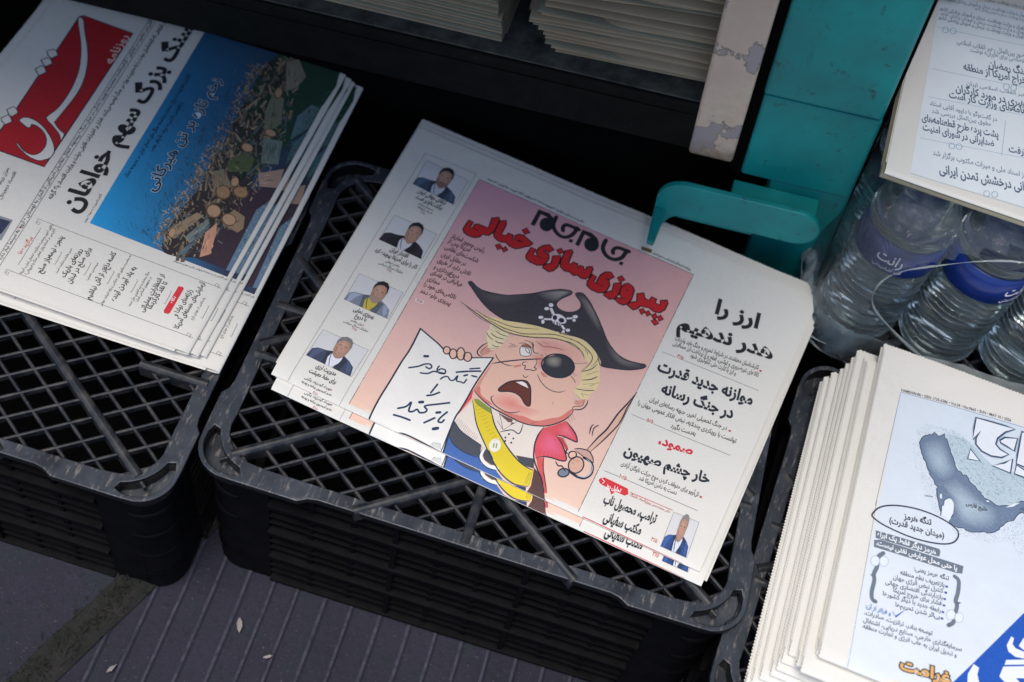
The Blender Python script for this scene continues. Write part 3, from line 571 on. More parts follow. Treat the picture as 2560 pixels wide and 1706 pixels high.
F;7;240,194,173;0;1428 -2188 5 -15 2 -15 -2 -14 -5 -10 -7 -7 -10 -3 -11 2 -11 7 -10 10 -8 14 -5 14 -2 15 1 14 5 11 8 7 10 2 11 -2 11 -6 10 -11
S;8;28,37,64;11;1;1;1;1428 -2188 5 -15 2 -15 -2 -14 -5 -10 -7 -7 -10 -3 -11 2 -11 7 -10 10 -8 14 -5 14 -2 15 1 14 5 11 8 7 10 2 11 -2 11 -6 10 -11
F;7;240,194,173;0;1488 -2156 7 -18 3 -19 -1 -16 -5 -13 -8 -8 -11 -2 -12 3 -13 9 -11 14 -10 17 -7 19 -3 18 1 17 4 13 8 8 11 2 13 -3 12 -10 12 -13
S;8;28,37,64;11;1;1;1;1488 -2156 7 -18 3 -19 -1 -16 -5 -13 -8 -8 -11 -2 -12 3 -13 9 -11 14 -10 17 -7 19 -3 18 1 17 4 13 8 8 11 2 13 -3 12 -10 12 -13
F;7;240,194,173;0;1554 -2155 4 -13 1 -14 -2 -13 -6 -11 -8 -7 -11 -3 -11 1 -11 6 -10 9 -7 12 -5 14 -1 14 3 13 5 11 9 7 10 3 12 -1 11 -6 9 -9
S;8;28,37,64;11;1;1;1;1554 -2155 4 -13 1 -14 -2 -13 -6 -11 -8 -7 -11 -3 -11 1 -11 6 -10 9 -7 12 -5 14 -1 14 3 13 5 11 9 7 10 3 12 -1 11 -6 9 -9
F;7;240,194,173;0;2735 -2609 2 -9 -1 -11 -4 -9 -6 -9 -9 -6 -9 -3 -10 0 -9 3 -8 6 -5 8 -2 10 1 10 4 10 6 8 9 6 9 4 10 0 9 -3 8 -6
S;8;28,37,64;11;1;1;1;2735 -2609 2 -9 -1 -11 -4 -9 -6 -9 -9 -6 -9 -3 -10 0 -9 3 -8 6 -5 8 -2 10 1 10 4 10 6 8 9 6 9 4 10 0 9 -3 8 -6
F;7;223,176,155;0;2825 -2660 5 -21 -1 -22 -7 -20 -12 -17 -16 -13 -18 -5 -20 0 -18 8 -15 13 -11 18 -5 21 1 22 7 21 12 17 16 13 18 6 20 -1 18 -8 15 -13
S;8;28,37,64;11;1;1;1;2825 -2660 5 -21 -1 -22 -7 -20 -12 -17 -16 -13 -18 -5 -20 0 -18 8 -15 13 -11 18 -5 21 1 22 7 21 12 17 16 13 18 6 20 -1 18 -8 15 -13
F;7;123,133,150;0;2742 -2770 2 -10 -2 -12 -7 -12 -9 -11 -12 -8 -13 -5 -14 -1 -12 2 -9 6 -6 9 -2 11 2 12 6 11 10 11 12 8 13 5 13 2 12 -3 10 -6
S;8;28,37,64;11;1;1;1;2742 -2770 2 -10 -2 -12 -7 -12 -9 -11 -12 -8 -13 -5 -14 -1 -12 2 -9 6 -6 9 -2 11 2 12 6 11 10 11 12 8 13 5 13 2 12 -3 10 -6
S;8;28,37,64;7;1;0;1;1205 -1425 22 2 57 -25 65 -9 94 17 111 36 80 48 118 79 112 97 97 71 56 24 47 10 14 -15 -6 -29 -57 -83 -18 -67 17 -29 37 -17 50 2 44 18 40 35 21 50 -9 39 -22 30 -43 29 -25 29 24 26 45 8 71 -43 65 -59 78 -77 85 -96 74 -85 94 -73 79 -31 82 -4 91 21 48 14 16 -16 -27 -43 -94 -67 -114 -49 -118 -36 -41 38 -38 61 -57 43 -65 30 -103 6 -152 -38 -4 9 -76 -11 -140 -21 -134 -37 -132 -42 -39 -2 -93 17 -90 32 -101 57 -90 65 -52 35
S;8;28,37,64;15;0;0;1;1036 -2105 13 -224 -8 -165 -1 -189 -4 -180 6 -121 8 -97
S;8;28,37,64;14;0;0;1;1036 -2105 131 -43 76 -25 57 -27
S;8;28,37,64;11;0;0;1;1558 -2164 70 42 93 49
S;8;28,37,64;13;0;0;1;1724 -2073 -21 -215 -9 -133 -1 -134 -4 -112 -7 -77 10 -103 39 -199
S;8;28,37,64;11;0;0;1;1256 -3078 88 32 102 6 282 -14
S;8;29,58,92;17;0;0;1;1503 -2360 82 55 98 56
S;8;29,58,92;15;0;0;1;1592 -2272 71 46
S;8;29,58,92;17;0;0;1;1576 -2361 21 22
S;8;29,58,92;16;0;0;1;1636 -2328 40 9
S;8;29,58,92;14;0;0;1;1411 -2487 16 31 29 20 32 -21 28 15 12 56 11 -51 40 7 25 2 6 41
S;8;29,58,92;14;0;0;1;1345 -2375 -1 -39 25 -24 49 15 -6 34 -35 0 -20 -25
S;8;29,58,92;15;0;0;1;1417 -2420 -56 -15 -38 -13 -32 -40 -58 -24
S;8;29,58,92;15;0;0;1;1123 -2512 66 52 37 43 40 22 26 -17 -11 -28 -33 5
S;8;29,58,92;25;0;0;1;1191 -2344 25 13
S;8;29,58,92;16;0;0;1;1411 -2547 -14 -97
S;8;29,58,92;16;0;0;1;1380 -2679 41 26 39 43
S;8;29,58,92;16;0;0;1;1579 -2657 -87 -54 -85 -56 31 -20 -3 -27 -39 -21 -32 16 -23 -31 -34 -7 -17 75 -19 -51 -54 -43
S;8;29,58,92;24;0;0;1;1352 -2756 24 13
S;8;29,58,92;16;0;0;1;1214 -2939 67 10 75 4
S;8;29,58,92;16;0;0;1;1600 -2737 -27 -65 -2 -37 29 4 9 27
S;8;29,58,92;17;0;0;1;1472 -2896 59 71
S;8;29,58,92;22;0;0;1;1523 -2778 25 15
S;8;29,58,92;27;0;0;1;1566 -2912 29 20
S;8;28,37,64;9;0;1;1;1887 -2417 -16 -23 17 -32 47 -29 64 -13 67 5 46 25 31 33
S;8;28,37,64;11;0;1;1;1708 -2445 36 -28 72 -30 87 -28 102 -10 88 -4 98 -2 80 13 97 38 71 51 76 91 34 86 3 49
S;8;28,37,64;5;0;1;1;2272 -2524 42 49
S;8;28,37,64;12;0;1;1;1736 -2132 95 76 136 95 160 94
S;8;28,37,64;11;0;1;1;2382 -1786 94 59
S;8;28,37,64;6;0;1;1;1861 -1827 38 24 46 3 41 -21
S;8;28,37,64;6;0;1;1;1893 -1777 36 13 42 -14 25 -45
S;8;28,37,64;8;0;1;1;1961 -1755 22 -24 20 -54 28 -17 29 15
S;8;28,37,64;5;0;1;1;1790 -1866 38 6 29 -6
S;8;28,37,64;5;0;1;1;1789 -1898 36 18 31 3
S;8;28,37,64;5;0;1;1;1797 -1917 39 25
S;8;28,37,64;5;0;1;1;1984 -1731 50 -13 36 -9 63 27 69 19 52 3
S;8;28,37,64;5;0;1;1;2033 -1708 67 -3
S;8;28,37,64;8;0;1;1;1722 -2022 32 -33 47 -25 54 -2 56 19
S;8;28,37,64;8;0;1;1;2012 -1972 -22 -2 -17 -23 11 -19 22 5 10 -37 39 18 32 6 17 23 -11 12 -13 -3 4 45 -17 55
S;8;28,37,64;7;0;1;1;2023 -2105 12 -14 20 0 13 25
S;8;28,37,64;7;0;1;1;2132 -2039 47 -48 62 -37 68 -11 63 16 42 40
S;8;28,37,64;8;0;1;1;2107 -1806 27 -28
S;8;28,37,64;7;0;1;1;2134 -1813 11 -12
S;8;28,37,64;6;0;1;1;2407 -1883 44 -1
S;8;28,37,64;6;0;1;1;2405 -1894 36 -9
S;8;28,37,64;6;0;1;1;2397 -1916 42 -24 26 -28
S;8;28,37,64;5;0;1;1;2362 -2221 3 -40
S;8;28,37,64;8;0;1;1;2466 -1833 67 65 30 73
S;8;28,37,64;9;0;1;1;2519 -1843 75 86
S;8;28,37,64;9;0;1;1;2503 -1911 69 47 41 57
S;8;28,37,64;6;0;1;1;2529 -1947 82 58
S;8;28,37,64;8;0;1;1;2583 -1936 65 77
S;8;28,37,64;8;0;1;1;2484 -2017 81 23 77 41
S;8;28,37,64;5;0;1;1;2552 -1977 66 39
S;8;28,37,64;10;0;1;1;2516 -2073 42 -19
S;8;28,37,64;8;0;1;1;2549 -2041 31 -19
S;8;28,37,64;7;0;1;1;2542 -2038 75 16
S;8;28,37,64;10;0;1;1;2525 -2124 28 -5
S;8;28,37,64;6;0;1;1;2596 -2079 7 -37 -8 -39 -55 -36 2 -47
S;8;28,37,64;10;0;1;1;2625 -2070 6 -45 -13 -55 -38 -34 -34 -15
S;8;28,37,64;11;0;1;1;1618 -1949 -29 -52 -15 -59 6 -33 28 -16 26 7
S;8;28,37,64;5;0;1;1;1629 -1979 -18 -46 -9 -45 19 -15 26 6
S;8;28,37,64;6;0;1;1;1930 -1848 31 10 28 -39 -31 5 -28 24
S;8;28,37,64;9;0;1;1;2532 -2311 35 -29
S;8;28,37,64;6;0;1;1;2554 -2266 47 -39
S;8;28,37,64;6;0;1;1;2551 -2288 30 -38
S;8;28,37,64;8;0;1;1;2760 -2267 -13 -38 5 -43
S;8;28,37,64;8;0;1;1;2801 -2256 -24 -40 -1 -39
S;8;28,37,64;11;1;0;1;1894 -2342 16 54 37 62 56 44 63 31 42 -16 31 -39 41 -96 17 -52 -12 -20 -40 13 -45 37 -59 17 -64 -14 -61 -33
S;8;28,37,64;6;1;0;1;1892 -1857 28 18 47 15 24 -23 11 -45 -35 -29 -37 -10 -25 30
S;9;28,37,64;12;1;1;1;2397 -1829 4 -26 -3 -26 -8 -27 -14 -24 -19 -23 -23 -19 -27 -14 -28 -10 -29 -5 -29 1 -27 7 -24 11 -20 17 -16 20 -10 23 -4 26 2 26 8 26 14 25 19 23 23 19 27 15 29 10 29 5 29 -1 27 -7 25 -12 20 -16 15 -21
S;9;28,37,64;10;0;1;1;1220 -1672 84 -19 141 -34 138 -30 131 -14 138 27 128 48 124 59 113 26 77 -7 82 -16
S;9;28,37,64;7;0;1;1;1365 -1682 122 -26 123 5 98 5 89 24 169 71
S;9;28,37,64;8;0;1;1;1515 -1724 137 -17 97 7 114 22 143 73 126 56 214 26
S;9;28,37,64;5;0;1;1;1686 -1636 110 23 132 42 120 10
S;9;28,37,64;5;0;1;1;1279 -1692 148 -49 107 -16
S;9;28,37,64;7;0;1;1;1564 -1857 34 -30 52 -17
S;9;28,37,64;8;0;1;1;1599 -1844 57 -18 77 15
S;9;28,37,64;7;0;1;1;1626 -1805 59 -10 61 8
S;9;28,37,64;9;0;1;1;1664 -1903 41 -2 38 15
S;9;28,37,64;6;0;1;1;1586 -1778 85 -17
S;9;28,37,64;5;0;1;1;1575 -1808 49 -16
S;9;28,37,64;7;0;1;1;1657 -1952 36 -4 32 17
S;9;28,37,64;8;0;1;1;1650 -2004 73 46
S;9;28,37,64;8;0;1;1;1649 -2034 46 30
S;9;28,37,64;7;0;1;1;2161 -1580 126 19 101 -19 82 -37 35 -46 -9 -86 -33 -82
S;9;28,37,64;5;0;1;1;2166 -1544 104 24 99 4 96 -38 70 -52 13 -58 -25 -87
S;9;28,37,64;5;0;1;1;2403 -1600 34 -19 15 -28
S;9;28,37,64;7;0;1;1;2177 -1621 92 22 81 -18 62 -40 30 -40
S;9;23,58,85;10;0;1;1;1742 -2549 45 -67 67 -94 63 -63 98 -82 107 -85 102 -63 101 -32 81 0 83 25
S;9;23,58,85;11;0;1;1;1906 -2535 53 -78 60 -65 90 -64 95 -61 111 -52 90 -22 65 -1
S;9;23,58,85;11;0;1;1;1991 -2547 95 -128
S;9;23,58,85;9;0;1;1;2089 -2681 74 128
S;9;23,58,85;9;0;1;1;2009 -2627 77 -48
S;9;23,58,85;9;0;1;1;2072 -2706 83 60 70 -3 -8 100
S;9;23,58,85;8;0;1;1;1687 -2782 84 -48 122 -27 95 -13
S;9;23,58,85;7;0;1;1;1702 -2910 82 -51 112 -20 124 10
S;9;23,58,85;8;0;1;1;2010 -2889 0 -63 32 -38 72 -24 85 13
S;9;23,58,85;8;0;1;1;1681 -2753 12 -130 15 -119 5 -68
S;9;23,58,85;6;0;1;1;2444 -2903 7 -96
S;9;23,58,85;5;0;1;1;2455 -2898 10 -102
S;9;23,58,85;5;0;1;1;2466 -2892 17 -110
S;9;107,100,32;5;0;1;0;1789 -2598 45 47
S;9;107,100,32;5;0;1;0;1814 -2620 43 46
S;9;107,100,32;5;0;1;0;1840 -2641 40 44
S;9;107,100,32;5;0;1;0;1867 -2662 38 43
S;9;107,100,32;5;0;1;0;1893 -2682 36 42
S;9;107,100,32;5;0;1;0;1921 -2702 33 40
S;9;107,100,32;5;0;1;0;1949 -2722 31 39
S;9;107,100,32;5;0;1;0;1977 -2741 29 38
S;9;107,100,32;5;0;1;0;2006 -2760 27 36
S;9;107,100,32;5;0;1;0;2035 -2779 25 35
S;9;107,100,32;5;0;1;0;2065 -2797 22 34
S;9;59,69,80;5;0;1;0;1707 -2796 5 56
S;9;59,69,80;5;0;1;0;1724 -2801 5 55
S;9;59,69,80;5;0;1;0;1740 -2807 5 55
S;9;59,69,80;5;0;1;0;1756 -2813 6 55
S;9;59,69,80;5;0;1;0;1773 -2818 5 55
S;9;59,69,80;5;0;1;0;1789 -2824 6 55
S;9;59,69,80;5;0;1;0;1805 -2830 6 55
S;9;59,69,80;5;0;1;0;1822 -2836 5 55
S;9;59,69,80;5;0;1;0;1838 -2841 6 55
S;9;59,69,80;5;0;1;0;1854 -2847 6 55
S;9;59,69,80;5;0;1;0;1871 -2853 6 55
S;9;59,69,80;5;0;1;0;1887 -2858 6 55
S;9;59,69,80;5;0;1;0;1903 -2864 6 55
S;9;59,69,80;5;0;1;0;1920 -2870 5 55
S;9;44,90,112;6;0;1;0;1611 -3042 7 36
S;9;44,90,112;6;0;1;0;1622 -3041 3 36
S;9;44,90,112;6;0;1;0;1633 -3041 0 38
S;9;44,90,112;6;0;1;0;1645 -3040 -5 38
S;9;44,90,112;6;0;1;0;1656 -3040 -9 40
S;9;44,90,112;6;0;1;0;1667 -3039 -12 41
S;9;44,90,112;6;0;1;0;1679 -3039 -17 42
S;9;44,90,112;6;0;1;0;1690 -3038 -20 43
S;9;44,90,112;6;0;1;0;1701 -3038 -24 44
F;9;23,58,85;0;2157 -2685 1 -5 -2 -5 -5 -2 -5 1 -3 4 -1 5 3 5 4 2 5 -1
F;9;23,58,85;0;2144 -2724 0 -5 -2 -5 -4 -2 -5 1 -4 3 0 6 2 4 4 3 5 -1
F;9;23,58,85;0;2206 -2703 1 -5 -2 -5 -5 -2 -5 1 -3 4 -1 5 3 5 4 2 5 -1
F;9;23,58,85;0;2155 -2750 1 -5 -3 -5 -4 -2 -5 1 -3 4 -1 5 2 5 5 2 5 -1
F;9;23,58,85;0;2207 -2742 0 -6 -2 -4 -5 -3 -5 1 -3 4 -1 5 3 5 4 2 5 -1
S;9;28,37,64;12;0;1;1;2533 -2352 65 -38 62 -47 33 -58 -56 -5 -73 -2 -58 -16
S;9;28,37,64;11;0;1;1;2506 -2518 72 -49 64 -66 34 -52 -33 -24 -87 -11 -65 -20 -50 -40
S;9;28,37,64;12;0;1;1;2389 -2498 -14 -68 2 -85 24 -80 35 -66 64 -64 68 -61 57 -86
S;9;28,37,64;8;0;1;1;2499 -2743 29 -76 55 -82 64 -95
S;9;28,37,64;8;0;1;1;2571 -2506 74 -75
S;9;28,37,64;14;0;1;1;2982 -1784 -35 -148 -37 -131 -19 -114 -18 -97 -38 -107 -39 -149
S;9;28,37,64;11;0;1;1;2979 -1816 -20 -147 -1 -97 -6 -99 -25 -94 -39 -121 -60 -160
S;9;28,37,64;10;0;1;1;2695 -2569 45 27 73 14 52 -37 28 -48
S;9;28,37,64;8;0;1;1;2893 -2613 -94 14 -81 20
S;9;28,37,64;22;0;0;1;2801 -2605 65 -9 36 -37 10 -57 -36 -52 -62 -13 -58 11
S;9;28,37,64;9;0;1;1;2760 -2268 -11 -35 11 -74
S;9;28,37,64;9;0;1;1;2801 -2255 -27 -50 13 -79
S;9;28,37,64;11;0;1;1;2598 -2733 40 -24 27 10 48 -30
S;9;28,37,64;11;0;1;1;2648 -2587 -3 -37 22 -10
S;9;28,37,64;6;0;1;1;2716 -2664 61 14
S;9;28,37,64;6;0;1;1;2717 -2681 33 -7
S;10;184,200,212;8;0;1;1;2825 -2603 46 -22 31 -33 4 -50 -33 -45 -61 -14
S;10;160,40,64;4;0;1;0;2454 -2738 -1 45
S;10;160,40,64;4;0;1;0;2487 -2728 -4 41
S;10;160,40,64;4;0;1;0;2519 -2718 -7 36
S;10;160,40,64;4;0;1;0;2551 -2708 -9 32
S;10;160,40,64;4;0;1;0;2584 -2698 -13 27
S;10;160,40,64;4;0;1;0;2616 -2688 -16 23
S;10;160,40,64;4;0;1;0;2649 -2678 -19 19
@portrait_photo
F;2;217,217,218;0;249 -344 453 -19 9 -340 -449 29
S;3;74,84,92;3;1;0;0;249 -344 453 -19 9 -340 -449 29
F;4;61,81,102;0;262 -674 6 91 44 30 80 9 54 17 108 -6 64 -30 59 -44 25 -95
F;5;43,58,73;0;393 -551 53 21 41 -158 -72 4
F;5;43,58,73;0;554 -540 46 -29 -14 -126 -72 5
F;5;79,105,132;0;281 -590 35 30 63 7 -30 -45 -33 -79 -27 2
F;5;76,101,127;0;609 -570 36 -22 33 -59 -21 -49 -28 52
F;6;195,201,214;0;442 -553 41 -23 63 23 10 -47 -33 -91 -72 5 -21 84
F;6;202,160,140;0;457 -514 76 -4 -9 -70 -26 -12 -28 22
C;7;202,160,140;165,127,108;0;479 -445 82 -24 -3 -42 -10 -35 -18 -26 -21 -13 -24 1 -22 15 -19 28 -13 37 -5 41 2 42 11 35 17 27 21 14 24 -1 23 -16 19 -28 12 -37
F;8;168,123,104;0;439 -463 23 -18 6 -51 19 -31 -32 32
F;8;141,112,98;0;431 -496 32 -15 31 8 37 -12 28 19 -9 -60 -53 -34 -50 40
F;9;32,32,42;0;425 -456 -8 61 16 53 42 27 45 -6 31 -36 13 -58 -3 -48 -9 48 -17 38 -36 16 -36 -9 -24 -19 -8 -34
F;9;48,48,63;0;453 -349 31 22 37 -15 -32 -6
F;9;185,141,121;0;479 -459 18 3 11 -38 -23 -2
S;9;74,53,48;6;0;1;1;452 -439 15 5 16 -8
S;9;74,53,48;6;0;1;0;457 -457 22 -2
S;9;74,53,48;6;0;1;1;501 -441 16 4 16 -7
S;9;74,53,48;6;0;1;0;507 -460 22 -1
S;9;154,106,90;5;0;1;1;493 -452 -4 -37 14 -4
S;9;125,74,68;6;0;1;0;477 -519 36 -2
S;9;32,36,44;6;0;1;1;442 -553 16 -68 29 -67
S;9;32,36,44;6;0;1;1;555 -553 -7 -73 -34 -64
@portrait_photo#2
F;2;217,217,218;0;283 -1092 433 -6 5 -327 -440 10
S;3;74,84,92;3;1;0;0;283 -1092 433 -6 5 -327 -440 10
F;4;36,31,43;0;281 -1415 10 89 44 31 78 12 53 18 104 -2 62 -27 57 -40 23 -91
F;5;25,22,30;0;413 -1290 53 22 35 -152 -70 1
F;5;25,22,30;0;570 -1273 44 -27 -16 -122 -70 1
F;5;46,40,55;0;304 -1333 35 32 61 8 -30 -44 -36 -80 -26 1
F;5;45,38,53;0;623 -1300 35 -20 31 -56 -21 -48 -27 49
F;6;213,213,221;0;461 -1291 40 -20 61 25 9 -46 -34 -89 -71 1 -18 81
F;6;202,160,140;0;490 -1255 74 -2 -11 -68 -26 -12 -26 20
C;7;202,160,140;165,127,108;0;513 -1187 79 -21 -4 -40 -11 -35 -17 -26 -21 -14 -23 1 -22 14 -17 26 -12 36 -4 40 4 40 11 36 17 26 21 14 23 0 21 -15 18 -27 11 -36
F;8;168,123,104;0;474 -1206 22 -17 5 -49 17 -29 -30 29
F;9;21,23,29;0;461 -1199 -6 59 17 52 40 28 44 -6 28 -33 11 -57 -4 -46 -6 47 -16 36 -35 14 -34 -10 -24 -19 -8 -33
F;9;31,34,43;0;491 -1095 30 23 35 -14 -30 -6
F;9;185,141,121;0;513 -1200 18 3 9 -36 -22 -3
S;9;74,53,48;6;0;1;1;487 -1182 15 5 16 -7
S;9;74,53,48;6;0;1;0;492 -1200 21 0
S;9;74,53,48;6;0;1;1;535 -1183 15 5 15 -7
S;9;74,53,48;6;0;1;0;539 -1201 22 0
S;9;154,106,90;5;0;1;1;526 -1194 -5 -36 14 -3
S;9;125,74,68;6;0;1;0;509 -1259 35 -1
S;9;32,36,44;6;0;1;1;461 -1291 14 -64 26 -65
S;9;32,36,44;6;0;1;1;571 -1286 -9 -71 -34 -64
@portrait_photo#3
F;2;217,217,218;0;302 -1838 431 5 9 -317 -431 -1
S;3;74,84,92;3;1;0;0;302 -1838 431 5 9 -317 -431 -1
F;4;127,135,152;0;311 -2151 6 86 43 32 77 13 51 19 104 1 61 -25 57 -37 24 -88
F;5;91,97,109;0;437 -2026 51 22 39 -147 -69 0
F;5;91,97,109;0;592 -2006 44 -25 -14 -119 -69 -1
F;5;165,175,197;0;330 -2071 34 32 60 10 -29 -44 -32 -78 -26 0
F;5;158,168,190;0;644 -2031 35 -19 32 -53 -20 -47 -27 47
F;6;201,180,74;0;485 -2026 39 -19 60 26 10 -44 -32 -88 -69 0 -20 78
F;6;202,160,140;0;512 -1997 73 0 -9 -66 -25 -13 -27 19
C;7;202,160,140;165,127,108;0;534 -1931 78 -18 -3 -39 -10 -34 -17 -26 -20 -13 -23 -1 -21 14 -18 25 -12 34 -5 39 2 39 11 34 16 26 21 14 22 0 22 -13 18 -25 12 -35
F;8;168,123,104;0;496 -1950 22 -16 5 -47 18 -28 -31 28
F;8;160,138,124;0;488 -1982 30 -12 30 10 35 -10 28 20 -10 -57 -50 -35 -49 34
F;9;28,28,34;0;482 -1944 -7 57 15 51 40 28 44 -4 29 -32 12 -54 -3 -45 -8 45 -16 35 -35 12 -34 -10 -23 -19 -8 -32
F;9;42,42,51;0;510 -1842 29 23 35 -12 -30 -7
F;9;185,141,121;0;534 -1943 17 3 10 -35 -22 -3
S;9;74,53,48;6;0;1;1;508 -1926 15 5 15 -7
S;9;74,53,48;6;0;1;0;513 -1944 21 1
S;9;74,53,48;6;0;1;1;555 -1926 15 5 15 -6
S;9;74,53,48;6;0;1;0;560 -1943 22 0
S;9;154,106,90;5;0;1;1;547 -1937 -4 -35 14 -3
S;9;125,74,68;6;0;1;0;531 -2000 35 0
S;9;32,36,44;6;0;1;1;485 -2026 14 -63 28 -62
S;9;32,36,44;6;0;1;1;592 -2019 -6 -69 -33 -63
@portrait_photo#4
F;2;217,217,218;0;303 -2518 434 4 -5 -282 -432 2
S;3;74,84,92;3;1;0;0;303 -2518 434 4 -5 -282 -432 2
F;4;60,70,96;0;300 -2794 10 77 43 27 79 11 52 17 103 0 60 -22 56 -34 20 -78
F;5;43,50,69;0;431 -2684 53 19 33 -130 -70 0
F;5;43,50,69;0;587 -2668 43 -22 -19 -105 -69 0
F;5;78,91,124;0;323 -2723 35 28 60 8 -30 -39 -36 -68 -26 0
F;5;75,87,120;0;639 -2690 34 -17 29 -47 -22 -42 -25 42
F;6;228,230,242;0;479 -2684 39 -17 61 22 8 -39 -36 -77 -69 0 -16 69
F;6;202,160,140;0;495 -2651 73 0 -12 -58 -26 -11 -25 16
C;7;202,160,140;165,127,108;0;519 -2592 78 -17 -5 -34 -11 -31 -18 -22 -21 -12 -23 0 -21 12 -17 22 -11 31 -3 34 4 34 12 31 18 23 21 12 23 0 21 -12 17 -23 10 -30
F;8;168,123,104;0;480 -2609 21 -14 4 -42 17 -25 -30 25
F;9;119,121,124;0;467 -2604 -5 51 17 45 42 25 43 -4 28 -29 10 -48 -5 -39 -6 39 -15 31 -34 11 -35 -8 -24 -17 -9 -28
F;9;178,181,186;0;499 -2513 30 20 35 -11 -31 -6
F;9;185,141,121;0;519 -2603 17 3 9 -31 -22 -3
S;9;74,53,48;6;0;1;1;493 -2588 15 4 16 -5
S;9;74,53,48;6;0;1;0;497 -2603 22 0
S;9;74,53,48;6;0;1;1;541 -2588 15 4 15 -5
S;9;74,53,48;6;0;1;0;545 -2603 22 0
S;9;154,106,90;5;0;1;1;532 -2598 -6 -31 14 -2
S;9;125,74,68;6;0;1;0;514 -2654 35 0
S;9;32,36,44;6;0;1;1;479 -2684 12 -56 26 -55
S;9;32,36,44;6;0;1;1;587 -2679 -9 -61 -36 -55
@portrait_photo#5
F;2;217,217,218;0;3662 -2703 223 9 10 -306 -229 -2
S;3;74,84,92;3;1;0;0;3662 -2703 223 9 10 -306 -229 -2
F;4;44,74,128;0;3666 -3002 3 82 23 31 40 13 27 18 54 2 33 -24 30 -36 14 -84
F;5;31,53,92;0;3732 -2882 27 21 21 -140 -36 -1
F;5;31,53,92;0;3813 -2862 24 -24 -6 -115 -37 0
F;5;57,96,166;0;3676 -2925 18 30 32 9 -15 -42 -18 -74 -13 0
F;5;55,92,160;0;3841 -2886 19 -18 17 -51 -10 -45 -15 45
F;6;216,224,236;0;3757 -2882 21 -17 31 24 6 -42 -16 -84 -37 0 -11 74
F;6;202,160,140;0;3758 -2855 38 1 -4 -63 -13 -12 -14 17
C;7;202,160,140;165,127,108;0;3769 -2791 41 -17 -1 -37 -5 -33 -9 -25 -11 -13 -11 0 -12 13 -9 24 -7 32 -3 37 2 38 5 33 8 25 11 13 11 1 12 -13 9 -24 7 -33
F;8;168,123,104;0;3749 -2809 12 -15 3 -46 10 -26 -17 26
F;9;139,134,130;0;3742 -2804 -4 55 8 49 20 27 23 -4 15 -30 7 -52 -1 -43 -5 43 -8 34 -19 11 -17 -10 -12 -19 -4 -30
F;9;208,201,195;0;3756 -2706 15 23 18 -12 -15 -7
F;9;185,141,121;0;3769 -2803 9 3 5 -33 -11 -3
S;9;74,53,48;6;0;1;1;3755 -2787 8 5 8 -6
S;9;74,53,48;6;0;1;0;3758 -2803 11 0
S;9;74,53,48;6;0;1;1;3780 -2786 8 5 8 -6
S;9;74,53,48;6;0;1;0;3783 -2802 11 0
S;9;154,106,90;5;0;1;1;3776 -2797 -2 -33 7 -3
S;9;125,74,68;6;0;1;0;3768 -2857 18 0
S;9;32,36,44;6;0;1;1;3757 -2882 8 -60 15 -59
S;9;32,36,44;6;0;1;1;3814 -2874 -3 -67 -17 -60
@printed_text
T;4;28,40,54;475;1;;0;345 -742 634 -746;ارتقای جهانی ایران
T;4;28,40,54;472;1;;0;358 -815 631 -818;برگشت‌ناپذیر است
T;4;28,40,54;265;0;;0;412 -864 552 -873;محمدمرندی
T;4;28,40,54;250;0;;0;419 -910 570 -912;استاد دانشگاه
T;4;156,48,64;244;0;;0;472 -948 515 -953;۳/۵
T;4;28,40,54;463;1;;0;422 -1481 598 -1475;اقتدار ایران
T;4;28,40,54;458;1;;0;306 -1552 724 -1546;کار را برای آمریکا پیچیده کرد
T;4;28,40,54;268;0;;0;446 -1610 569 -1608;ناصر ایمانی
T;4;28,40,54;266;0;;0;397 -1659 636 -1655;تحلیلگر مسائل سیاسی
T;4;156,48,64;246;0;;0;498 -1691 539 -1694;۳/۵
T;4;28,40,54;410;1;;0;434 -2218 627 -2205;پیروزی نمایی
T;4;28,40,54;407;1;;0;476 -2270 584 -2265;با دروغ
T;4;28,40,54;227;0;;0;467 -2321 579 -2322;بیژن مقدم
T;4;28,40,54;228;0;;0;415 -2365 647 -2356;تحلیلگر مسائل سیاسی
T;4;192,48,64;221;0;;0;510 -2390 555 -2396;۳/۵
T;4;28,40,54;383;1;;0;426 -2852 609 -2847;مدیریت ارزی
T;4;28,40,54;380;1;;0;397 -2913 646 -2909;برای حفظ معیشت
T;4;28,40,54;213;0;;0;396 -2976 643 -2974;مهرداد گودرزوند چگینی
T;4;28,40,54;212;0;;0;390 -3014 671 -3011;عضو کمیسیون برنامه و بودجه
T;4;192,48,64;207;0;;0;517 -3051 560 -3056;۴/۵
T;4;58,32,38;492;1;;0;841 -1059 1179 -1068;رئیس جمهور قمارباز
T;4;58,32,38;492;1;;0;837 -1129 1066 -1128;آمریکا پس از
T;4;58,32,38;490;1;;0;846 -1209 1176 -1202;شکست‌های نظامی
T;4;58,32,38;487;1;;0;852 -1301 1093 -1290;در مقابل ایران
T;4;58,32,38;482;1;;0;851 -1376 1177 -1370;تلاش دارد از طریق
T;4;58,32,38;479;1;;0;854 -1458 1098 -1451;دروغ‌پردازی و
T;4;58,32,38;476;1;;0;856 -1531 1166 -1519;خیالبافی در فضای
T;4;58,32,38;470;1;;0;858 -1604 978 -1604;مجازی
T;4;58,32,38;468;1;;0;857 -1677 1170 -1674;ناکامی‌های خود را
T;4;58,32,38;464;1;;0;859 -1757 1160 -1755;پیروزی جلوه دهد
T;4;28,40,54;247;1;;0;853 -260 1871 -276;سال بیست و هفتم • یکشنبه ۲۰ اردیبهشت ۱۴۰۵ • ۲۲ ذی‌القعده ۱۴۴۷ • قیمت ۱۵۰۰۰ تومان • ۱۲۰ صفحه
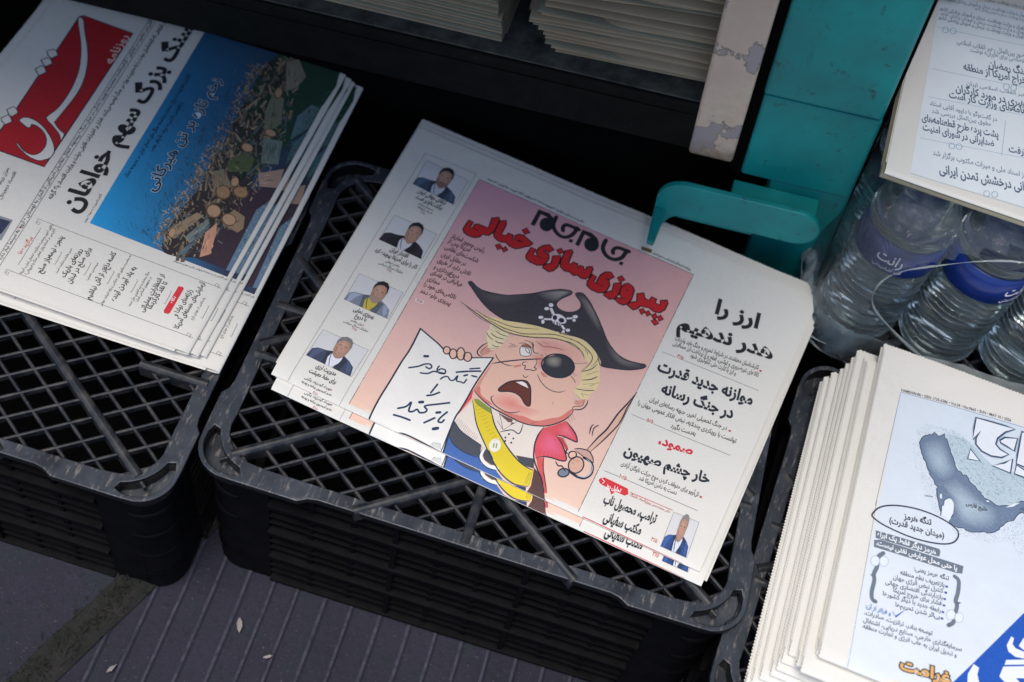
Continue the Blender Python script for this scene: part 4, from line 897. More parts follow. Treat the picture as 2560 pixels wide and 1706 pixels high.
T;4;28,40,54;245;1;;0;2581 -293 2972 -304;روزنامه فرهنگی-اجتماعی صبح ایران
T;4;26,26,34;1647;2;;0;3326 -645 3745 -606;ارز را
T;4;26,26,34;1499;2;;0;3069 -980 3966 -859;هدر ندهیم
T;4;28,40,54;484;0;;0;3095 -1105 3885 -1029;کارشناسان معتقدند در شرایط تحریم و جنگ باید واردات
T;4;28,40,54;482;0;;0;3096 -1165 3908 -1103;کالاهای غیرضروری و لوکس، قطع و از پرداخت ارز مسافرتی
T;4;28,40,54;480;0;;0;3280 -1206 3715 -1190;و ارز با کارت ملی جلوگیری شود
T;4;156,48,64;415;0;;0;3173 -1273 3234 -1275;۴/۵
T;4;28,40,54;1152;2;;0;3058 -1482 3943 -1411;موازنه جدید قدرت
T;4;28,40,54;1129;2;;0;3167 -1685 3827 -1627;در جنگ رسانه
T;4;28,40,54;468;0;;0;3108 -1813 3817 -1761;در جنگ تحمیلی اخیر، جبهه رسانه‌ای ایران
T;4;28,40,54;464;0;;0;3028 -1896 3932 -1845;توانست با رویکردی چندلایه، نبض افکار عمومی جهان را
T;4;28,40,54;459;0;;0;3365 -1969 3588 -1947;به‌دست بگیرد
T;4;176,48,64;385;0;;0;3155 -2016 3213 -2012;۵/۵
T;4;210,36,56;870;2;;0;3323 -2171 3626 -2135;صمود،
T;4;28,40,54;966;2;;0;3088 -2409 3844 -2327;خار چشم صهیون
T;4;28,40,54;422;0;;0;3107 -2520 3802 -2482;تل‌آویو برای متوقف کردن موج حرکت ناوگان آزادی
T;4;28,40,54;419;0;;0;3290 -2574 3627 -2557;دست به دامن آمریکا شد
T;4;176,48,64;363;0;;0;3134 -2633 3196 -2633;۱۰/۵
T;4;176,58,68;220;0;;0;3273 -2733 3634 -2725;دکتر محمدحسن زورق|استاد دانشگاه
T;4;28,40,54;787;2;;0;3096 -2877 3556 -2850;ترامپ، محصول ناب
T;4;28,40,54;776;2;;0;3156 -3008 3479 -2987;مکتب سفیانی
T;4;192,48,64;320;0;;0;3576 -2995 3627 -2993;۳/۵
F;4;138,106,60;0;2461 -263 101 10 8 -46 -102 -7
F;4;242,220,214;0;858 -1835 76 12 10 -40 -77 -7
S;4;75,88,102;4;0;0;0;3034 -1279 132 6
S;4;75,88,102;4;0;0;0;3242 -1270 709 31
S;4;75,88,102;4;0;0;0;3014 -2014 130 4
S;4;75,88,102;4;0;0;0;3221 -2010 705 27
S;4;75,88,102;4;0;0;0;3001 -2634 130 7
S;4;75,88,102;4;0;0;0;3200 -2624 642 14
S;4;204,48,64;5;0;0;0;3267 -2707 382 13
S;4;204,48,64;6;0;0;0;2992 -3043 892 -7
S;4;139,152,160;4;0;0;0;198 -267 87 -2805
S;4;139,152,160;4;0;0;0;732 -249 37 -2818
S;4;139,152,160;5;0;0;0;198 -267 534 18
F;4;184,32,58;0;3894 -1024 20 4 5 -19 -20 -3
F;4;184,32,58;0;3834 -1749 19 4 5 -17 -19 -4
F;4;200,32,58;0;3811 -2470 18 3 5 -17 -19 -3
F;4;184,32,58;0;569 -865 1 -5 -3 -4 -4 0 -4 4 0 5 2 4 4 0
F;4;184,32,58;0;582 -1602 0 -5 -2 -3 -4 0 -3 3 -1 5 2 3 4 0
F;4;184,32,58;0;589 -2307 0 -4 -2 -4 -4 0 -3 3 -1 5 2 3 4 0
F;4;184,32,58;0;652 -2964 0 -4 -2 -3 -4 -1 -3 3 -1 5 3 3 4 0
F;4;216,52,60;0;2996 -2704 32 20 212 -3 22 -41 -24 -24 -84 -2 -19 -37 -34 36 -89 10 -21 19
S;5;255,255,255;6;0;0;0;3011 -2702 31 -14 -12 -21
T;5;255,255,255;358;1;;0;3067 -2751 3196 -2744;تحلیل روز
T;5;90,32,48;249;0;;0;878 -1860 928 -1854;۲/۵
T;5;58,42,20;246;0;;0;2478 -296 2567 -289;۷۸۵۷'''
ART_S = '''@masthead
F;1;179,16,31;0;1363 -363 139 -16 101 4 231 1 438 24 367 12 454 28 42 -1 25 -27 -18 -532 -1835 -61 8 445 0 137
S;2;28,37,64;11;1;0;0;1363 -363 139 -16 101 4 231 1 438 24 367 12 454 28 42 -1 25 -27 -18 -532 -1835 -61 8 445 0 137
F;3;230,225,218;1;3120 -313 -5 -42 -47 -37 -113 -70 -145 -99 -162 -91 -182 -73 -166 -38 -161 -8 -151 6 -149 6 -27 -4 -54 -72 -28 -63 -36 -14 -50 0 57 46 68 101 47 85 37 15 118 -33 151 -6 173 16 180 40 183 74 189 102 196 130
F;3;230,225,218;1;1709 -465 49 -27 9 -81 -32 -103 -62 -98 -85 -94 -86 -57 -75 -4 -42 30 -34 45 3 85 34 93 55 94 11 -10 -51 -86 -14 -92 49 -47 87 -6 83 35 68 69 34 83 -1 47 -33 -7 -17 22 22 61
F;3;230,225,218;0;2586 -261 43 -38 -4 -42 -45 -38 -62 31 12 40
F;3;230,225,218;0;2451 -273 52 -28 5 -42 -49 -43 -62 39
F;3;230,225,218;0;2332 -283 65 -31 -15 -41 -44 -36 -66 36 28 43
F;3;230,225,218;0;1773 -306 55 -29 -7 -41 -39 -36 -66 26 17 41
F;3;230,225,218;0;1659 -309 59 -34 -11 -38 -42 -36 -56 35 20 43
S;4;28,37,64;9;1;0;1;3120 -313 -5 -42 -47 -37 -113 -70 -145 -99 -162 -91 -182 -73 -166 -38 -161 -8 -151 6 -149 6 -27 -4 -54 -72 -28 -63 -36 -14 -50 0 57 46 68 101 47 85 37 15 118 -33 151 -6 173 16 180 40 183 74 189 102 196 130
S;4;28,37,64;9;1;0;1;1709 -465 49 -27 9 -81 -32 -103 -62 -98 -85 -94 -86 -57 -75 -4 -42 30 -34 45 3 85 34 93 55 94 11 -10 -51 -86 -14 -92 49 -47 87 -6 83 35 68 69 34 83 -1 47 -33 -7 -17 22 22 61
S;4;28,37,64;11;1;0;0;2586 -261 43 -38 -4 -42 -45 -38 -62 31 12 40
S;4;28,37,64;11;1;0;0;2451 -273 52 -28 5 -42 -49 -43 -62 39
S;4;28,37,64;11;1;0;0;2332 -283 65 -31 -15 -41 -44 -36 -66 36 28 43
S;4;28,37,64;10;1;0;0;1773 -306 55 -29 -7 -41 -39 -36 -66 26 17 41
S;4;28,37,64;10;1;0;0;1659 -309 59 -34 -11 -38 -42 -36 -56 35 20 43
T;4;239,207,194;837;0;;0;2688 -882 3088 -852;روزنامه
@headline
T;4;21,24,28;1632;2;;0;951 -1423 3497 -1359;سنگ بزرگ سهم خواهان
@photograph
G;1;27,159,224/28,90,128/43,42,58/44,51,80;24;18;906 -1583 2579 102 28 -1408 -2672 -24
F;2;58,42,56;0;1215 -2645 377 3 238 -35 149 -226 -1075 -10 14 350
F;2;23,64,44;1;3447 -2234 86 -179 -16 -469 -656 5 -362 85 -575 157 -2 172 148 96 475 83 474 91
F;2;47,42,44;1;908 -2265 371 41 328 -41 276 14 364 8 387 29 326 10 295 9 180 -106 -191 -143 -567 -124 -562 -69 -285 -40 -461 47 -383 -11 -114 222
R;3;500;3;132,112,91/94,80,69/174,152,124/74,66,60/108,116,112/82,98,106/189,166,137/143,123,102;22.2;86.5;14.8;-0.5;1.3;934 -2204 334 45 323 -29 259 8 385 5 376 10 355 39 294 10 181 -152 43 -135 -186 -156 -415 -100 -368 -82 -334 -41 -308 9 -433 63 -395 14 -127 133 -55 166
R;4;90;14;124,107,88/143,125,102/95,102,100/110,95,80/160,138,110/86,106,112;74.1;185.3;37.1;-0.35;0.75;934 -2204 334 45 323 -29 259 8 385 5 376 10 355 39 294 10 181 -152 43 -135 -186 -156 -415 -100 -368 -82 -334 -41 -308 9 -433 63 -395 14 -127 133 -55 166;log
R;7;70;15;138,120,98/165,144,116/107,93,80/179,156,126;43.2;117.4;18.5;-0.5;1.2;907 -2162 355 56 326 -33 259 8 363 10 395 12 355 41 300 -3 61 -218 -543 -145 -557 -10 -373 -24 -426 3 -376 46 -156 77;log
R;10;330;4;132,112,91/94,80,69/174,152,124/74,66,60/108,116,112/82,98,106/189,166,137/143,123,102/201,180,152/42,37,40;12.4;69.2;8.6;-0.6;1.6;907 -2162 355 56 326 -33 259 8 363 10 395 12 355 41 300 -3 0 -91 -507 -44 -468 -34 -392 -35 -331 -12 -317 19 -331 -49
R;11;200;5;194,173,144/154,134,112/31,27,30/210,189,159;9.9;47.0;4.9;-0.8;1.9;907 -2162 355 56 326 -33 259 8 363 10 395 12 355 41 300 -3 0 -91 -507 -44 -468 -34 -392 -35 -331 -12 -317 19 -331 -49
F;12;111,128,120;0;2142 -2654 288 97 41 -173 -279 -76
F;12;141,134,114;0;3062 -2507 359 146 88 -93 -186 -155 -161 23
F;12;123,122,102;0;2464 -2542 291 113 259 22 -46 -125 -302 -100 -102 45
F;12;95,122,128;0;2516 -2785 298 53 197 -68 -23 -85 -286 1
F;12;168,140,126;0;1933 -2903 -50 149 137 75 146 -197 -153 -27
F;12;156,132,104;0;1389 -2593 157 -69 -39 -117 -125 -42 -66 27 24 108
F;12;211,155,128;0;938 -2608 266 69 144 -45 -138 -50 -209 -41
F;12;95,111,120;0;872 -2419 391 -92 50 -33 -397 63
F;12;161,140,112;0;1101 -2226 280 -146 -4 -72 -343 130
F;12;102,128,154;0;910 -2913 -11 40 726 34 137 -66
F;12;138,124,102;0;1862 -2289 80 -93 -161 -145 -156 99
F;12;85,96,63;0;2032 -2370 157 -89 -20 -125 -166 -16 -76 168
F;12;125,138,132;0;1089 -2398 248 -79 -14 -49 -272 54
F;12;76,106,118;0;2494 -2824 187 -73 -326 -3 -135 33
F;13;106,76,56;0;2512 -2651 -19 4 -14 15 -8 25 1 28 9 28 15 20 20 9 19 -3 14 -16 8 -25 0 -29 -10 -27 -15 -20
F;14;191,154,120;0;2515 -2641 -15 3 -12 13 -7 20 1 23 7 23 13 16 16 8 16 -3 12 -13 6 -20 0 -24 -8 -22 -13 -17
F;13;106,76,56;0;1686 -2560 -37 2 -29 16 -15 28 0 33 17 33 30 26 37 13 37 -1 29 -17 16 -27 -1 -34 -17 -33 -30 -26
F;14;165,131,95;0;1689 -2548 -30 1 -24 14 -13 22 1 28 14 27 24 21 30 11 30 -1 24 -14 13 -22 0 -28 -15 -27 -24 -21
F;13;106,76,56;0;1454 -2573 -35 2 -27 16 -14 27 0 33 16 32 28 24 35 13 34 -1 28 -16 14 -27 0 -33 -16 -32 -28 -25
F;14;191,154,120;0;1457 -2561 -29 1 -22 13 -12 23 1 26 13 26 23 21 28 10 28 -1 23 -13 12 -22 -1 -27 -13 -26 -23 -21
F;13;106,76,56;0;1749 -2705 -29 3 -24 18 -12 30 1 35 13 33 25 26 30 12 29 -3 24 -18 13 -30 -1 -35 -14 -33 -25 -26
F;14;165,131,95;0;1752 -2693 -24 3 -19 15 -10 24 0 29 12 27 19 21 25 10 24 -2 20 -15 10 -25 -1 -28 -11 -28 -20 -21
F;13;106,76,56;0;1838 -2571 -26 0 -20 8 -11 15 0 18 12 18 21 15 25 8 26 0 21 -8 11 -15 -1 -18 -11 -18 -21 -15
F;14;191,154,120;0;1840 -2565 -21 0 -16 7 -9 12 0 14 10 15 17 12 21 7 21 0 17 -7 9 -12 0 -15 -10 -15 -17 -11
F;13;106,76,56;0;2258 -2526 -24 2 -18 15 -10 23 0 28 12 27 19 20 24 10 24 -3 19 -14 10 -23 -1 -28 -11 -27 -20 -20
F;14;191,154,120;0;2261 -2517 -19 2 -16 12 -8 19 1 23 9 22 16 17 20 8 19 -2 15 -12 9 -19 -1 -23 -9 -22 -16 -17
F;13;106,76,56;0;1418 -2737 -31 3 -24 17 -13 27 1 32 14 32 25 24 31 12 31 -2 24 -17 14 -27 -1 -33 -14 -32 -26 -24
F;14;191,154,120;0;1421 -2725 -25 2 -20 14 -11 22 0 27 12 25 21 20 25 10 26 -2 20 -13 11 -23 -1 -27 -12 -26 -20 -19
F;13;106,76,56;0;1087 -2306 -27 -1 -21 5 -12 10 1 14 12 15 21 12 27 8 27 2 21 -5 12 -11 -1 -14 -12 -15 -21 -12
F;14;191,154,120;0;1089 -2302 -21 -1 -18 4 -9 9 0 11 10 12 17 11 22 6 22 1 18 -4 9 -9 0 -11 -10 -12 -18 -11
F;13;106,76,56;0;3013 -2492 -31 -1 -26 8 -13 14 0 17 15 19 26 15 32 8 31 1 26 -7 14 -14 -1 -18 -15 -18 -26 -15
F;14;176,143,108;0;3016 -2486 -26 -1 -20 6 -12 11 1 15 12 15 21 12 26 7 26 1 21 -6 12 -11 -1 -15 -12 -15 -21 -12
S;14;49,57,54;6;0;1;0;2284 -2646 57 20 50 16
S;14;61,70,66;6;0;1;0;2270 -2692 28 13 39 9
S;14;49,57,54;5;0;1;0;2244 -2743 12 0 21 11
S;14;61,70,66;5;0;1;0;2184 -2703 37 8 39 18
S;14;61,70,66;5;0;1;0;2339 -2716 32 13 31 8
S;14;66,76,72;6;0;1;0;2335 -2713 35 10 24 10
S;14;66,76,72;6;0;1;0;2273 -2709 50 21 61 16
S;14;61,70,66;9;0;1;0;2313 -2703 24 3 13 9
S;14;133,153,144;6;0;1;0;2267 -2746 44 11 31 13
S;14;63,60,51;5;0;1;0;3289 -2504 35 16 39 14
S;14;84,80,68;7;0;1;0;3212 -2559 36 19 27 6
S;14;63,60,51;10;0;1;0;3244 -2465 50 20 48 20
S;14;77,73,62;5;0;1;0;3180 -2543 46 13 46 24
S;14;169,160,136;5;0;1;0;3271 -2486 57 21 64 28
S;14;84,80,68;5;0;1;0;3186 -2595 47 20 61 24
S;14;84,80,68;7;0;1;0;3265 -2593 47 21 49 17
S;14;183,174,148;7;0;1;0;3160 -2589 43 21 47 15
S;14;84,80,68;10;0;1;0;3276 -2513 27 11 14 6
S;14;73,73,61;10;0;1;0;2840 -2485 -59 -23 -47 -13
S;14;73,73,61;6;0;1;0;2797 -2503 -40 -15 -41 -12
S;14;73,73,61;10;0;1;0;2894 -2459 -26 -14 -33 -6
S;14;73,73,61;10;0;1;0;2668 -2535 -66 -19 -50 -20
S;14;159,158,132;5;0;1;0;2680 -2510 -52 -19 -41 -12
S;14;73,73,61;10;0;1;0;2768 -2529 -34 -17 -47 -10
S;14;67,67,56;10;0;1;0;2789 -2490 -55 -22 -44 -11
S;14;67,67,56;6;0;1;0;2823 -2453 -26 -5 -36 -16
S;14;67,67,56;10;0;1;0;2798 -2502 -34 -15 -51 -13
S;14;114,146,153;6;0;1;0;2767 -2821 49 3 46 13
S;14;57,73,76;6;0;1;0;2751 -2812 62 7 56 13
S;14;114,146,153;6;0;1;0;2872 -2819 19 1 30 7
S;14;57,73,76;10;0;1;0;2874 -2812 36 2 33 10
S;14;52,67,70;6;0;1;0;2823 -2821 30 6 44 7
S;14;57,73,76;6;0;1;0;2737 -2852 49 13 38 2
S;14;42,54,57;10;0;1;0;2878 -2822 40 5 38 8
S;14;114,146,153;6;0;1;0;2680 -2802 38 9 39 4
S;14;114,146,153;6;0;1;0;2767 -2871 26 3 36 7
S;14;201,168,151;9;0;1;0;1935 -2739 16 -16 11 -21
S;14;100,84,75;9;0;1;0;1998 -2799 3 -14 14 -10
S;14;218,182,163;9;0;1;0;1920 -2753 20 -32 25 -29
S;14;92,77,69;6;0;1;0;1976 -2803 12 -22 19 -19
S;14;218,182,163;6;0;1;0;1957 -2736 19 -23 22 -31
S;14;201,168,151;5;0;1;0;1995 -2789 18 -16 14 -27
S;14;75,63,56;6;0;1;0;1955 -2766 29 -28 15 -30
S;14;218,182,163;5;0;1;0;1922 -2765 29 -31 24 -41
S;14;218,182,163;9;0;1;0;2014 -2745 22 -18 15 -32
S;14;70,59,46;6;0;1;0;1406 -2717 14 -7 12 -4
S;14;85,72,57;9;0;1;0;1393 -2726 35 -17 34 -14
S;14;187,158,124;4;0;1;0;1346 -2748 17 -9 25 -10
S;14;202,171,135;4;0;1;0;1372 -2700 31 -5 23 -18
S;14;187,158,124;9;0;1;0;1377 -2726 41 -16 38 -19
S;14;202,171,135;4;0;1;0;1379 -2738 10 -12 17 -1
S;14;202,171,135;4;0;1;0;1400 -2701 13 -4 18 -9
S;14;202,171,135;6;0;1;0;1374 -2688 29 -14 40 -17
S;14;187,158,124;9;0;1;0;1392 -2736 31 -8 27 -18
S;14;255,201,166;6;0;1;0;1068 -2666 24 5 20 6
S;14;255,201,166;4;0;1;0;1118 -2607 24 9 30 6
S;14;94,69,57;6;0;1;0;1077 -2592 34 5 38 14
S;14;126,93,76;6;0;1;0;1001 -2626 48 7 50 18
S;14;126,93,76;6;0;1;0;1112 -2605 47 14 41 9
S;14;94,69,57;9;0;1;0;1022 -2599 18 4 30 8
S;14;255,201,166;4;0;1;0;1083 -2613 30 6 21 8
S;14;126,93,76;4;0;1;0;1132 -2589 42 11 42 11
S;14;253,186,153;9;0;1;0;1069 -2609 51 15 42 8
S;14;42,49,54;9;0;1;0;1095 -2469 49 -5 41 -16
S;14;42,49,54;4;0;1;0;1069 -2476 34 -10 24 -4
S;14;57,66,72;4;0;1;0;1126 -2492 9 -2 25 -6
S;14;57,66,72;6;0;1;0;1033 -2487 25 -7 32 -6
S;14;52,61,66;9;0;1;0;1008 -2468 37 -4 36 -14
S;14;114,133,144;4;0;1;0;1190 -2495 16 -6 21 -3
S;14;52,61,66;4;0;1;0;1187 -2506 14 -7 18 0
S;14;123,144,156;8;0;1;0;915 -2445 39 -3 39 -15
S;14;42,49,54;9;0;1;0;982 -2448 18 1 19 -9
S;14;88,77,61;4;0;1;0;1183 -2343 -18 6 -12 5
S;14;88,77,61;6;0;1;0;1297 -2399 -14 8 -20 5
S;14;96,84,67;6;0;1;0;1105 -2326 -27 13 -21 5
S;14;88,77,61;9;0;1;0;1219 -2315 -28 9 -31 13
S;14;88,77,61;6;0;1;0;1201 -2301 -19 10 -27 8
S;14;193,168,134;4;0;1;0;1162 -2334 -48 18 -37 14
S;14;88,77,61;6;0;1;0;1302 -2390 -39 15 -44 16
S;14;96,84,67;4;0;1;0;1224 -2334 -35 11 -26 12
S;14;88,77,61;4;0;1;0;1185 -2302 -23 6 -27 13
S;14;132,166,200;9;0;1;0;1356 -2894 -30 -2 -24 1
S;14;122,153,184;9;0;1;0;1091 -2890 -39 -2 -40 0
S;14;45,57,69;9;0;1;0;1298 -2894 -28 3 -34 -4
S;14;82,74,61;9;0;1;0;1796 -2354 18 16 32 13
S;14;165,148,122;9;0;1;0;1685 -2443 37 20 39 24
S;14;165,148,122;5;0;1;0;1786 -2423 34 22 30 15
S;14;62,55,45;6;0;1;0;1764 -2418 15 8 17 11
S;14;62,55,45;6;0;1;0;1741 -2458 39 26 42 21
S;14;75,68,56;9;0;1;0;1876 -2420 44 25 52 30
S;14;75,68,56;6;0;1;0;1828 -2435 24 12 12 9
S;14;62,55,45;5;0;1;0;1825 -2402 29 20 27 12
S;14;165,148,122;6;0;1;0;1782 -2428 33 21 25 13
S;14;51,57,37;9;0;1;0;2074 -2491 -16 26 -5 20
S;14;46,52,34;6;0;1;0;2079 -2486 -16 43 -21 38
S;14;110,124,81;6;0;1;0;2057 -2499 1 13 -14 17
S;14;38,43,28;5;0;1;0;2053 -2510 -10 36 -18 26
S;14;46,52,34;5;0;1;0;2070 -2553 -12 39 -22 34
S;14;38,43,28;6;0;1;0;2031 -2554 -21 32 -11 38
S;14;110,124,81;5;0;1;0;2114 -2522 -14 43 -23 38
S;14;46,52,34;6;0;1;0;2056 -2459 -5 10 -7 16
S;14;38,43,28;6;0;1;0;1979 -2465 -3 11 -9 15
S;14;68,75,72;6;0;1;0;1161 -2468 -52 11 -44 7
S;14;68,75,72;6;0;1;0;1246 -2470 -27 10 -28 1
S;14;162,179,171;4;0;1;0;1122 -2466 -19 -3 -14 9
S;14;68,75,72;6;0;1;0;1262 -2460 -41 7 -29 6
S;14;68,75,72;9;0;1;0;1325 -2475 -21 3 -14 3
S;14;162,179,171;6;0;1;0;1266 -2502 -23 3 -13 4
S;14;150,165,158;4;0;1;0;1227 -2473 -18 5 -29 4
S;14;162,179,171;4;0;1;0;1231 -2471 -41 8 -40 8
S;14;75,82,79;4;0;1;0;1311 -2494 -37 8 -39 7
S;14;91,127,141;6;0;1;0;2435 -2860 53 4 42 11
S;14;41,58,64;9;0;1;0;2408 -2899 14 2
S;14;45,63,70;5;0;1;0;2404 -2882 22 3 24 4
S;14;34,47,53;9;0;1;0;2457 -2897 25 0
S;14;91,127,141;5;0;1;0;2358 -2885 46 4 38 10
S;14;98,137,153;5;0;1;0;2562 -2890 18 4 20 2
S;14;91,127,141;5;0;1;0;2417 -2889 42 10 53 5
S;14;45,63,70;6;0;1;0;2435 -2898 25 6 20 1
R;14;170;6;29,26,32/42,34,38/205,184,156/183,161,132/65,56,58/90,74,64;9.9;55.6;4.9;0.2;1.7;934 -2204 334 45 323 -29 259 8 385 5 376 10 355 39 294 10 181 -152 43 -135 -186 -156 -415 -100 -368 -82 -334 -41 -308 9 -433 63 -395 14 -127 133 -55 166
S;14;63,82,80;6;0;1;0;2378 -2737 -96 -30
S;14;63,82,80;6;0;1;0;2333 -2676 -96 -30
S;14;63,82,80;6;0;1;0;2385 -2748 -93 -28
S;14;63,82,80;6;0;1;0;2386 -2644 -118 -40
S;14;63,82,80;6;0;1;0;2331 -2707 -88 -26
S;14;63,82,80;6;0;1;0;2370 -2638 -113 -38
S;14;63,82,80;6;0;1;0;2277 -2631 -114 -38
S;14;63,82,80;6;0;1;0;2410 -2610 -82 -24
S;14;63,82,80;6;0;1;0;2308 -2700 -114 -39
S;14;63,82,80;6;0;1;0;2345 -2611 -65 -17
S;14;63,82,80;6;0;1;0;2369 -2672 -74 -20
S;14;63,82,80;6;0;1;0;2388 -2677 -81 -24
S;14;63,82,80;6;0;1;0;2328 -2752 -85 -25
S;14;63,82,80;6;0;1;0;2423 -2682 -107 -35
S;14;63,82,80;6;0;1;0;2415 -2681 -60 -14
S;14;63,82,80;6;0;1;0;2387 -2732 -103 -32
S;14;63,82,80;6;0;1;0;2211 -2662 -88 -27
S;14;63,82,80;6;0;1;0;2318 -2613 -103 -34
S;14;63,82,80;6;0;1;0;2185 -2656 -110 -37
S;14;63,82,80;6;0;1;0;2340 -2634 -76 -21
S;14;63,82,80;6;0;1;0;2367 -2768 -58 -13
S;14;63,82,80;6;0;1;0;2382 -2563 -60 -15
S;14;63,82,80;6;0;1;0;2211 -2779 -78 -23
S;14;63,82,80;6;0;1;0;2406 -2636 -81 -24
S;14;63,82,80;6;0;1;0;2329 -2771 -95 -30
S;14;63,82,80;6;0;1;0;2362 -2702 -77 -22
R;14;90;7;77,106,56/106,122,64/53,80,44;6.2;19.8;6.2;0;3;2032 -2370 157 -89 -20 -125 -166 -16 -76 168
R;14;260;8;31,106,68/47,122,80/60,138,128/22,80,58/15,58,44;6.2;22.2;7.4;0;3;2166 -2901 244 130 251 -26 397 -59 392 -22 -118 -13
R;14;160;9;159,182,184/127,160,164/90,138,128/74,111,134;6.2;24.7;6.2;0;3;1069 -2911 -12 28 532 42 208 -64
R;14;520;10;42,127,176/58,140,192/31,95,134/47,136,188/37,111,158;9.9;49.4;3.7;0.4;1.1;939 -1779 1668 104 503 -173 174 -181 -656 -84 -486 12 -526 -18 -359 25 -326 -63
R;14;200;12;22,56,74/39,86,106/26,68,88;9.9;37.1;4.9;0.4;1.1;931 -2157 326 63 431 -19 650 15 517 28 46 81 -995 -20 -958 -29
T;18;27,47,68;993;1;207,224,232;0.03;1438 -1928 2939 -1899;زخم تازه بر تن هیرکانی
T;19;13,44,68;331;0;;0;1489 -1644 2871 -1605;گزارش «شرق» از حراج درختان شکسته جنگل‌های شمال ایران در بحبوحه جنگ
T;19;13,44,68;332;0;;0;1857 -1705 2517 -1693;و افزایش نگرانی‌ها درباره قاچاق چوب
@printed_text
T;1;28,40,54;343;0;;0;259 -1100 3382 -966;آتش‌بس سه‌روزه در اوکراین • گرامیداشت محمدرضا بهروز؛ زندگی در میان مرگ • پیشنهاد انتقال نظامیان آمریکایی از آلمان به لهستان • اروپا به سینما نیاز دارد
T;1;28,40,54;401;1;;0;1005 -1163 3422 -1081;در شرایطی که کارشناسان دولت را به مدیریت ویژه در جنگ توصیه می‌کنند، فشار بر اختیارات قانونی دولت و وزارت اقتصاد بالا گرفته
T;1;28,40,54;209;0;;0;891 -1550 1233 -1531;گزارش تفسیری را در صفحه ۲ بخوانید
S;1;86,98,108;5;0;0;0;62 -1074 3347 147
S;1;86,98,108;5;0;0;0;99 -1127 3264 134
T;1;204,58,52;349;0;;0;379 -1221 576 -1223;برگزیده‌ها
T;1;28,40,54;230;0;;0;188 -1329 768 -1311;واکاوی آخرین وضعیت مذاکرات احتمالی ایران و آمریکا؛
T;1;28,40,54;229;0;;0;207 -1373 733 -1352;آتش‌بس در آستانه پایان قطعی جنگ یا فروپاشی؟
T;1;28,40,54;458;1;;0;262 -1472 682 -1454;پنجره نیمه‌باز صلح
T;1;28,40,54;229;0;;0;317 -1589 601 -1581;مسیر به‌شدت شکننده است
T;1;28,40,54;434;1;;0;302 -1668 623 -1663;روزنه‌ای باریک
T;1;28,40,54;431;1;;0;264 -1745 664 -1727;برای صلح در لبنان
T;1;28,40,54;230;0;;0;349 -1855 549 -1853;سیدحسن خمینی:
T;1;28,40,54;455;1;;0;178 -1964 706 -1940;کاسه داغ‌تر از آش نباشیم
T;1;28,40,54;216;0;;0;160 -2082 728 -2069;به مناسبت سالروز کارل مارکس و پایه ادبیات جهانی
T;1;28,40,54;435;1;;0;244 -2157 629 -2165;به یاد آوردن آینده
T;1;28,40,54;228;0;;0;244 -2298 629 -2289;جنگ رمضان و تیم کشوری ملل متحد
T;1;28,40,54;228;0;;0;308 -2332 587 -2329;در جمهوری اسلامی ایران:
T;1;28,40,54;430;1;;0;234 -2426 651 -2419;از انتظارات عملیاتی
T;1;28,40,54;434;1;;0;285 -2470 588 -2478;تا نقد کارکردها
T;1;28,40,54;433;1;;0;301 -2696 594 -2706;زلزله‌های نوادا و
T;1;28,40,54;431;1;;0;191 -2764 710 -2770;آزمایش‌های هسته‌ای آمریکا
T;1;28,40,54;228;0;;0;319 -2834 564 -2837;یادداشتی از مهدی زارع
T;1;28,40,54;310;0;;0;893 -704 1170 -670;بحران زیرساخت
T;1;28,40,54;311;0;;0;833 -780 1156 -748;اقتصاد دیجیتال
T;1;28,40,54;176;0;;0;811 -2421 809 -2921;این گزارش را در صفحه ۵ بخوانید. عکس: مهدی محمودی
S;1;74,86,94;4;0;0;0;773 -1156 -63 -1762
S;1;74,86,94;4;0;0;0;193 -1187 -36 -1728
S;1;74,86,94;4;0;0;0;268 -1256 429 22
S;1;74,86,94;4;0;0;0;698 -2890 38 0 7 34 -28 0 -5 -22 13 0
S;1;74,86,94;4;0;0;0;145 -2887 36 -1 7 33 -27 1 -4 -22 12 0
S;1;74,86,94;4;0;0;0;760 -1167 -35 -3 -7 -32 26 1 5 22 -12 -1
S;1;74,86,94;4;0;0;0;183 -1195 -33 -3 -6 -31 25 2 4 20 -12 -1
S;1;90,102,110;4;0;0;0;397 -1515 -3 -15 137 11 3 16
S;1;90,102,110;4;0;0;0;392 -1792 -4 -15 137 9 4 16
S;1;90,102,110;4;0;0;0;385 -2007 -3 -15 136 7 4 16
S;1;90,102,110;4;0;0;0;381 -2229 -3 -15 136 7 4 15
S;1;90,102,110;4;0;0;0;382 -2537 -3 -15 136 4 3 15
S;1;90,102,110;4;0;0;0;369 -2887 -4 -15 136 2 3 15
F;1;216,50,62;0;564 -2577 27 0 6 -38 -14 -15 -266 -2 -20 10 -4 35 23 14
F;1;204,58,52;0;639 -1079 -8 -2 -5 3 1 7 6 6 8 1 4 -3 0 -6
F;1;141,146,150;0;671 -768 6 -211 -233 -21 -23 89
F;2;45,52,80;0;643 -784 12 -186 -149 5 -30 86
T;2;255,255,255;228;0;;0;408 -2606 480 -2606;نگاه'''
